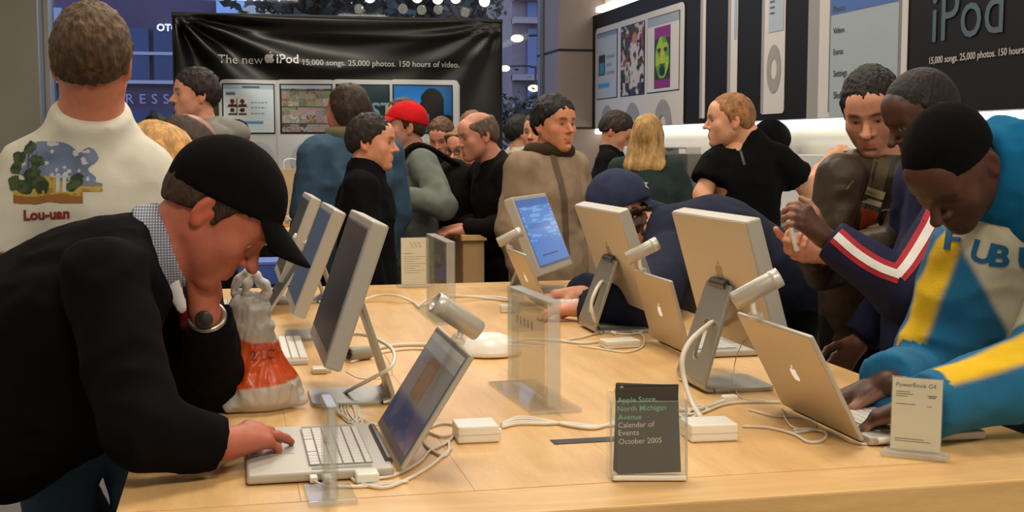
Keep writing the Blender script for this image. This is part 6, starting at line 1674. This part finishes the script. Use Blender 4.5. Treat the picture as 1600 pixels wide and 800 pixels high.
# 6. the man bent over the table in a blue cap worn backwards
hd = at(960, 326, 4.22)
J = dict(pelvis=np.array([1.98, 4.20, .98]), waist=np.array([1.86, 4.18, 1.04]), chest=np.array([1.68, 4.18, 1.135]), neck=at(1022, 362, 4.18), shR=at(1040, 395, 4.36), shL=at(1038, 410, 3.98))
def frame_at(p, n): return Matrix.Translation(Vector(p)) @ frame_of(n)
P6 = Person('curly-haired man in a backwards blue cap and navy jacket bent over the table', 1.98, 4.2, 180, 1.78, 1, joints=J, skin=SK_LIGHT, hair=(64, 46, 34), seed=6, head=dict(at=hd, heading=186, pitch=6), head_sc=.97)
P6.arm('R', wrist=atZ(912, 458, .95), hint=(.3, .6, -.2), hand_dir=(-.8, .12, -.04), palm=(0, 0, -1), curl=(25, 25, 15), spread=5).arm('L', wrist=atZ(918, 482, .955), elbow=atZ(1000, 478, .975), hand_dir=(-.8, .3, -.05), palm=(0, 0, -1))
P6.build_body()
P6.top('navy_jacket', cloth('navy_fleece', (42, 46, 64), .95), hem=.08, pad=.028, fold=.010, collar=.03, fr=7, sleeve_r=1.25, colr=.075)
P6.trousers('trousers', cloth('dark_trousers', (36, 34, 36)))
P6.hair('curly', (70, 50, 36), t=.004, amp=.006, f=60, st=(1, 1, 1), front=.03, topcut=.0)
capf = head_frame(hd, 186, -6, 6); P6.cap('cap', cloth('blue_cap', (52, 58, 84), .9), frame=capf, back=True, drop=.004, tilt=.42, size=1.14, brimlen=.085)
me = bmesh.new(); pts = []
for k in range(10):
    a_ = PI / 2 + k * PI / 5; r_ = .026 if k % 2 == 0 else .010; pts.append((r_ * math.cos(a_), r_ * math.sin(a_)))
stp = capf.w(np.array([[-.055, -.082, .090]]))[0]; link('cap_star', plate_mesh('cap_star', pts, [], .003, frame_at(stp, np.array([.25, -.75, .6]))), mat('star_grey', (150, 146, 138), .7), P6.root)
# ---- the crowd behind
def stand(label, hx, crown, Y, heading, q=0, skin=SK_LIGHT, hair=(50, 36, 26), style='short', top=None, topname='jacket', tc=(30, 30, 32), legs=(40, 40, 46), hh=None, pitch=0, wR=None, wL=None, hsc=1.0, face=None, collar=.045, lean=0, sleeves='long', pad=.018, roll=0, build=.97, fold=.013, extra=None, joints=None, headat=None, hairkw=None, nohair=False, hR=None, hL=None, h=None):
    p = at(hx, crown, Y); hgt = h or (p[2] * (1.0 + .0006 * pitch))
    P_ = Person(label, p[0] - .03 * math.cos(math.radians(heading)), Y - .03 * math.sin(math.radians(heading)), heading, hgt, q, lean=lean, skin=skin, hair=hair, seed=int(hx), face=face, build=build, joints=joints,
                head=dict(heading=heading if hh is None else hh, pitch=pitch, roll=roll, **({'at': headat} if headat is not None else {})), head_sc=hsc)
    P_.arm('R', wrist=wR, **(hR or {})).arm('L', wrist=wL, **(hL or {})); P_.build_body(sleeves=sleeves)
    nm = 'c%d_%d_%d' % tc
    P_.top(topname, top or cloth(nm, tc), hem=.09, pad=pad, fold=fold, collar=collar, sleeves=sleeves, fr=9, extra=extra, colr=.076)
    P_.trousers('trousers', cloth('l%d_%d_%d' % legs, legs))
    if not nohair: P_.hair(style, hair, **(hairkw or {}))
    return P_
Q7 = stand('young man in a grey hooded sweatshirt looking left before the black banner', 306, 98, 5.7, 196, 1, skin=(208, 148, 122), hair=(36, 27, 22), tc=(128, 128, 122), topname='hooded_top', hh=193, hsc=.91, face=dict(brow=1), extra=lambda s, sc: sc.ell(s.J['neck'] - s.ft * .08 - s.sp * .02, (.12, .08, .07), k=.04), hairkw=dict(t=.013, amp=.007))
nk = at(206, 285, 3.30)
Q8 = stand('fair-haired short person leaning in between the white T-shirt and the black cap', 240, 190, 3.3, 15, 1, hair=(186, 138, 78), style='shag', tc=(70, 66, 60), pitch=32, hh=12, lean=20, joints=dict(neck=nk, chest=nk + np.array([-.1, 0, -.17]), waist=nk + np.array([-.2, 0, -.36]), pelvis=np.array([nk[0] - .28, 3.3, .84])), hsc=.92, headat=at(243, 266, 3.3), hairkw=dict(amp=.004, f=40, t=.012, tips=(206, 164, 104)), h=1.55)
nk = at(262, 292, 4.0)
Q9 = stand('balding man bowing his head beside the grey hooded sweatshirt', 293, 178, 4.0, 35, 1, skin=SK_RED, hair=(66, 52, 42), style='sides', tc=(60, 56, 54), pitch=30, hh=48, lean=20, joints=dict(neck=nk, chest=nk + np.array([-.1, 0, -.17]), waist=nk + np.array([-.2, 0, -.35]), pelvis=np.array([nk[0] - .26, 3.98, .9])), headat=at(294, 244, 4.02), hairkw=dict(t=.005, amp=.002), face=dict(scalp=.45, scalp_z=.02), hsc=1.06, h=1.70)
Q10 = stand('small dark-haired man in a black jacket before the first printed player', 371, 187, 9.95, 305, 0, skin=SK_TAN, hair=(20, 16, 15), tc=(22, 22, 24), hh=310)
Q11 = stand('dark-haired head far left of the banner, seen from behind', 243, 178, 8.2, 95, 0, hair=(22, 18, 18), tc=(36, 36, 40))
Q12 = stand('long-haired man in a blue denim jacket with a khaki collar, from behind', 543, 130, 6.05, 118, 1, skin=SK_RED, hair=(48, 34, 24), style='shag', tc=(62, 86, 108), topname='denim_jacket', hh=128, hsc=1.03, build=1.1, pad=.03, collar=.02, hairkw=dict(t=.012, amp=.004, f=40))
sc = Sculpt(); nk = Q12.J['neck']
for a in np.linspace(0, 2 * PI, 17)[:-1]: b = a + PI / 8; g = lambda t: nk + UPV * .035 + Q12.f0 * math.cos(t) * .075 + Q12.r0 * math.sin(t) * .095; sc.cone(g(a), g(b), .038, .038, k=.01)
V, F = sc.mesh(.014); link('khaki_collar', mesh_np('khaki_collar', V, F), cloth('khaki', (104, 98, 74)), Q12.root)
Q13 = stand('dark-haired man in a black jacket walking right behind the left displays', 580, 178, 5.35, 350, 1, skin=SK_LIGHT, hair=(34, 26, 22), tc=(24, 27, 34), hh=342, pitch=4, collar=.06, hsc=.96, pad=.024, hairkw=dict(t=.009))
Q14 = stand('man in a red cap and grey fleece carrying a dark backpack', 634, 160, 6.6, 190, 1, skin=(196, 140, 116), hair=(60, 44, 32), tc=(112, 120, 112), topname='grey_fleece', legs=(92, 96, 92), hh=178, nohair=True, collar=.05, pad=.026, build=1.04, hsc=1.0,
            wR=at(620, 303, 6.5), wL=at(616, 306, 6.25), hR=dict(hand_dir=(-1, 0, 0), palm=(0, 0, -1), curl=(60, 70, 40)), hL=dict(hand_dir=(-1, .2, 0), palm=(0, .4, -1), curl=(60, 70, 40)))
Q14.hair('short', (60, 44, 32), t=.003, front=.03, nape=-.05, amp=.002); Q14.cap('cap', cloth('red_cap', (196, 26, 34), .8), drop=-.004, tilt=.22, size=1.08, brimlen=.085)
bk = Q14.J['chest'] - Q14.f0 * .24 - UPV * .06
sc = Sculpt(); sc.ell(bk, (.13, .15, .21), k=.03); sc.ell(bk - Q14.f0 * .06 - UPV * .10, (.10, .12, .10), k=.03); V, F = sc.mesh(.016); V = folds(V, F, .012, 9, 3)
bp = link('backpack', mesh_np('backpack', V, F), cloth('pack_brown', (44, 40, 32), .85)); tag(bp, 'dark brown backpack on the back of the man in the red cap', 'backpack')
for sx in (-1, 1):
    sh = Q14.J['neck'] + Q14.r0 * sx * .12
    V, F = tube_np(spline([bk + UPV * .17 + Q14.r0 * sx * .08, sh + UPV * .045, sh + Q14.f0 * .11 - UPV * .06, sh + Q14.f0 * .13 - UPV * .22 + Q14.r0 * sx * .04, bk + Q14.r0 * sx * .16 - UPV * .14], 24), .017, 8); link('strap', poly_mesh('strap', V, F), cloth('pack_strap', (30, 28, 24)), bp)
Q15 = stand('brown-haired person in a black coat hidden behind the red cap', 629, 151, 7.5, 185, 0, hair=(74, 56, 42), tc=(20, 20, 22))
Q16 = stand('man with thinning hair and bowed pink face right of the red cap', 690, 190, 8.3, 245, 0, skin=(220, 150, 125), hair=(92, 66, 46), tc=(70, 58, 46), pitch=28, hh=240, hairkw=dict(front=.085))
Q17 = stand('short-haired woman in glasses with a red scarf and black top', 723, 203, 7.3, 238, 0, skin=(214, 150, 122), hair=(142, 112, 72), style='bob', tc=(26, 24, 26), pitch=14, hh=222, hairkw=dict(t=.006))
gc = Q17.HF
for sx in (-1, 1):
    V, F = tube_np(gc.w(np.array([[sx * .032 + math.cos(a) * .021, .100, math.sin(a) * .016] for a in np.linspace(0, 2 * PI, 17)])), .0022, 6, False); g_ = link('glasses', poly_mesh('glasses', V, F), M_BLACK, Q17.root)
tube('glasses', gc.w(np.array([[-.012, .103, .003], [0, .106, .006], [.012, .103, .003]])), .002, M_BLACK, Q17.root, 8, 6)
sc = Sculpt(); nk = Q17.J['neck']; sc.cone(nk + UPV * .02 + Q17.f0 * .05, nk - UPV * .14 + Q17.f0 * .12, .055, .045, k=.02); V, F = sc.mesh(.014); V = folds(V, F, .01, 20, 2); link('scarf', mesh_np('scarf', V, F), cloth('scarf_red', (140, 34, 40)), Q17.root)
Q18 = stand('sandy-haired person in a tan coat far back by the banner edge', 737, 172, 8.75, 110, 0, hair=(128, 94, 62), tc=(120, 96, 66))
nk = at(772, 256, 6.35)
Q19 = stand('grey-templed balding man in a dark brown jacket leaning over a counter', 748, 180, 6.35, 192, 1, skin=(206, 140, 116), hair=(96, 78, 64), style='sides', tc=(38, 28, 27), legs=(44, 42, 40), pitch=12, hh=190, hsc=1.0, joints=dict(neck=nk, chest=nk + np.array([.03, 0, -.18]), waist=nk + np.array([.06, 0, -.38]), pelvis=nk + np.array([.08, 0, -.53])), headat=at(746, 212, 6.33), pad=.03, h=1.68,
            wR=at(722, 356, 6.42), wL=at(728, 360, 6.2), hR=dict(hand_dir=(-1, 0, -.1), palm=(0, 0, -1)), hL=dict(hand_dir=(-1, .1, -.1), palm=(0, 0, -1)), face=dict(scalp=.35, scalp_z=.05), hairkw=dict(t=.008, amp=.003))
Q20 = stand('dark-haired man in a pale shirt facing right by the glass', 815, 179, 8.4, 20, 0, hair=(20, 18, 18), skin=(200, 146, 118), tc=(198, 196, 184), topname='shirt', hh=0)
Q21 = stand('man half hidden behind the tan coat, only his cheek showing', 838, 176, 7.6, 255, 0, hair=(60, 46, 38), tc=(110, 90, 66), hh=235)
Q22 = stand('black-haired man in a tan coat walking past the far end of the table', 866, 149, 5.45, 300, 1, skin=(206, 138, 104), hair=(20, 17, 17), tc=(148, 128, 108), topname='tan_coat', legs=(60, 48, 40), hh=296, pitch=2, hsc=1.0, pad=.022, build=1.0, hairkw=dict(t=.013, amp=.007), face=dict(w=1.04, brow=1, cheek=1.15),
            extra=lambda s, sc: sc.cone(s.J['pelvis'], s.J['pelvis'] - UPV * .22, .18, .19, k=.05, n=s.ftl, q=1.3))
tv = Q22.bvh(); d_ = unit(np.array([.25, -.95, 0]))
stripe(Q22, tv, [at(x_, y_, 5.3) for x_, y_ in ((878, 240), (884, 290), (890, 340), (894, 400))], .03, mat('coat_zip', (96, 78, 64), .8), .004, 'zip', d_)
sc = Sculpt(); nk = Q22.J['neck']
for a in np.linspace(0, 2 * PI, 17)[:-1]: b = a + PI / 8; g = lambda t: nk + UPV * .02 + Q22.f0 * math.cos(t) * .07 + Q22.r0 * math.sin(t) * .09; sc.cone(g(a), g(b), .034, .034, k=.01)
V, F = sc.mesh(.014); V = folds(V, F, .008, 18, 2); link('dark_collar', mesh_np('dark_collar', V, F), cloth('coat_collar', (62, 50, 38)), Q22.root)
Q23 = stand('dark-haired man in a black fleece looking down by the right counter', 962, 183, 7.95, 335, 0, hair=(44, 32, 26), tc=(26, 26, 28), pitch=34, hh=335, collar=.06, hsc=1.05, wR=at(1000, 290, 7.7), wL=at(1010, 285, 8.0))
Q24 = stand('woman with long straight blonde hair in a dark green jacket', 1013, 180, 7.2, 62, 0, hair=(178, 140, 86), style='long', tc=(50, 62, 62), hh=58, hsc=1.03, hairkw=dict(L=.36, t=.014, amp=.003, f=30, st=(1, 1, .15)), wR=at(1050, 285, 7.3))
# the shop assistant in black, and the customer behind the white partition
p = at(1163, 214, 5.6)
Q25 = Person('shop assistant in a black T-shirt seen from behind, reaching out his right arm', p[0], 5.6, 96, 1.76, 1, skin=(224, 164, 130), hair=(150, 104, 66), seed=25, build=.98, joints=dict(neck=p, shR=at(1216, 248, 5.58), shL=at(1118, 254, 5.6)), head=dict(at=at(1140, 188, 5.6), heading=166, pitch=2), head_sc=1.04)
Q25.arm('R', wrist=at(1298, 246, 5.75), elbow=at(1262, 296, 5.62), hand_dir=(.75, .3, .35), palm=(.2, .5, -.8), curl=(20, 25, 15)).arm('L', wrist=at(1108, 352, 5.45), elbow=at(1098, 304, 5.56))
Q25.build_body(sleeves='short')
Q25.top('t_shirt', cloth('black_tee', (22, 22, 23)), hem=.10, sleeves='short', pad=.020, fold=.009, collar=.02, fr=9, colr=.07, sleeve_r=1.1)
Q25.trousers('trousers', cloth('slate_trousers', (40, 42, 52))); Q25.hair('short', (150, 104, 66), t=.006, amp=.003, f=80)
ev = Q25.bvh(); pts = [at(x_, y_, 5.45) for x_, y_ in ((1156, 222), (1160, 240), (1164, 258))]
stripe(Q25, ev, pts, .012, mat('lanyard_grey', (60, 62, 66), .6), .004, 'lanyard', np.array([-.3, -.95, 0])); stripe(Q25, ev, [at(1153, 214, 5.45), at(1157, 218, 5.45), at(1160, 221, 5.45)], .02, mat('lanyard_clip', (200, 200, 200), .5), .006, 'lanyard', np.array([-.3, -.95, .2]))
Q26 = stand('customer in a black cap with head bowed behind the white partition', 1204, 200, 7.35, 345, 0, hair=(24, 20, 18), tc=(24, 24, 26), pitch=28, hh=330, hsc=1.05, nohair=True); Q26.hair('short', (24, 20, 18), t=.004, amp=.002); Q26.cap('cap', cloth('black_cap', (24, 24, 26), .95), drop=.03, tilt=.1, size=1.12)
# ------------------------------------------------------------------ furniture further back
M_PANEL = mat('partition_white', (208, 212, 212), .5); M_BROWN = mat('counter_brown', (74, 60, 46), .6)
CB = empty('counter', (2.8, 6.9, 0), 'long counter with brown front along the right wall', 'counter')
box('worktop', (2.90, 6.9, .925), (.44, 4.2, .05), M_WALL, CB, .004); box('front_panel', (2.88, 6.9, .45), (.26, 4.1, .90), M_BROWN, CB, .004)
PT = empty('partition', (3.05, 6.35, .95), 'white display partition standing on the right counter', 'partition'); box('board', (3.05, 6.35, 1.185), (.05, 2.3, .46), M_PANEL, PT, .006)
a = at(1066, 240, 7.7); TW = empty('tower_computer', (a[0], 7.7, .95), 'silver tower computer standing upright on the right counter by the assistant', 'computer')
box('case', (a[0], 7.7, 1.195), (.10, .45, .43), mat('tower_mesh', (120, 118, 112), .4, .6), TW, .006)
for y_ in (7.5, 7.9): box('handle', (a[0], y_, 1.425), (.10, .012, .05), M_ALU, TW, .003); 
box('handle_bar', (a[0], 7.7, 1.447), (.10, .41, .01), M_ALU, TW, .003); box('foot', (a[0], 7.7, .965), (.10, .41, .028), M_ALU, TW, .003)
p = at(1316, 236, 6.1); SM = empty('small_computer', (3.05, 5.75, 1.417), 'small silver box lying on the end of the white partition', 'computer'); box('case', (3.05, 5.75, 1.433), (.10, .14, .03), M_ALU, SM, .006); box('slot', (2.999, 5.75, 1.433), (.002, .09, .004), M_BLACK, SM, 0)
p = at(1212, 328, 6.1); DK = empty('cable_dock', (2.80, p[1], .951), 'grey panel with black cables standing on the right counter', 'dock'); box('panel', (2.82, 6.0, 1.04), (.012, .17, .17), mat('dock_grey', (150, 160, 158), .5), DK, .003); box('base', (2.80, 6.0, .957), (.10, .17, .012), M_PALE, DK, .003)
for k in range(3): tube('cord', [(2.80, 5.93, 1.10 - k * .05), (2.78, 5.86, 1.12 - k * .05), (2.77, 5.80, 1.07 - k * .05), (2.79, 5.78, .955)], .006, M_BLACK, DK, 14, 6)
# the second table far left, with a paper bag and a yellow box
T2 = empty('display_table', (.21, 8.85, 0), 'second pale maple table far back at the left, behind the black cap', 'table')
box('top', (.21, 8.85, .87), (.82, 1.5, .09), M_MAPLE, T2, .004)
for (x_, y_) in ((-.13, 8.18), (.55, 8.18), (-.13, 9.5), (.55, 9.5)): box('leg', (x_, y_, .4125), (.11, .11, .825), M_MAPLE, T2, .004)
p = at(455, 300, 9.0); q = at(421, 262, 9.0); r = at(490, 262, 9.0); wb = r[0] - q[0]
PB = empty('paper_bag', (p[0], 9.0, .915), 'beige paper shopping bag standing on the far left table', 'bag')
bm = bmesh.new(); bm_box(bm, (p[0], 9.0, .915 + .19), (wb, .13, .38)); 
me = bm_mesh('bag_body', bm); link('bag_body', me, mat('kraft', (190, 170, 140), .7, noise=.08, nscale=8), PB)
for sy in (-.05, .05): tube('handle', [(p[0] - .05, 9 + sy, 1.29), (p[0] - .04, 9 + sy, 1.36), (p[0] + .04, 9 + sy, 1.36), (p[0] + .05, 9 + sy, 1.29)], .004, M_WHITE, PB, 14, 6)
p = at(466, 322, 8.75); YB_ = empty('yellow_box', (p[0], 8.70, .915), 'yellow software box on the far left table', 'box'); box('carton', (p[0], 8.70, .915 + .09), (.12, .05, .18), mat('carton_yellow', (226, 170, 40), .5), YB_, .002); box('label', (p[0] - .02, 8.6735, 1.02), (.06, .002, .05), mat('carton_label', (236, 226, 190), .5), YB_, 0)
for k in range(3):
    b_ = box('carton', (at(458, 340, 8.5)[0] + .02 * k, 8.55, .915 + .012 + .024 * k), (.2, .14, .022), mat('carton_tan_%d' % (k % 2), ((206, 166, 116), (226, 206, 176))[k % 2], .6), None, .002); tag(b_, ('lowest', 'middle', 'topmost')[k] + ' flat carton of the pile on the far left table', 'carton', 'flat cartons on the far table')
# low black stand with a blue box on it
p = at(410, 425, 6.9); ST = empty('low_stand', (p[0], 6.9, 0), 'low black stand behind the left end of the big table', 'stand'); box('body', (p[0], 6.95, .36), (.75, .5, .72), M_BLACK, ST, .006); box('plinth', (p[0], 6.95, .02), (.7, .45, .04), M_MULL, ST, 0)
BX = empty('blue_box', (p[0] + .03, 6.85, .721), 'blue storage box on the low black stand', 'box'); box('body', (p[0] + .05, 6.85, .775), (.36, .26, .105), mat('box_blue', (74, 104, 196), .45), BX, .006); box('lid', (p[0] + .05, 6.85, .838), (.37, .27, .02), mat('box_blue_lid', (96, 128, 214), .45), BX, .004)
# pale wooden plinth the man in dark brown leans on
p = at(732, 360, 6.3); PL = empty('plinth', (p[0], 6.35, 0), 'pale wooden plinth under the hands of the man in dark brown', 'plinth'); box('top', (p[0], 6.35, 1.0), (.13, .42, .03), M_MAPLE, PL, .003); box('body', (p[0], 6.35, .4925), (.11, .38, .985), mat('plinth_wood', (196, 158, 112), .5, noise=.08, nscale=6), PL, .003)
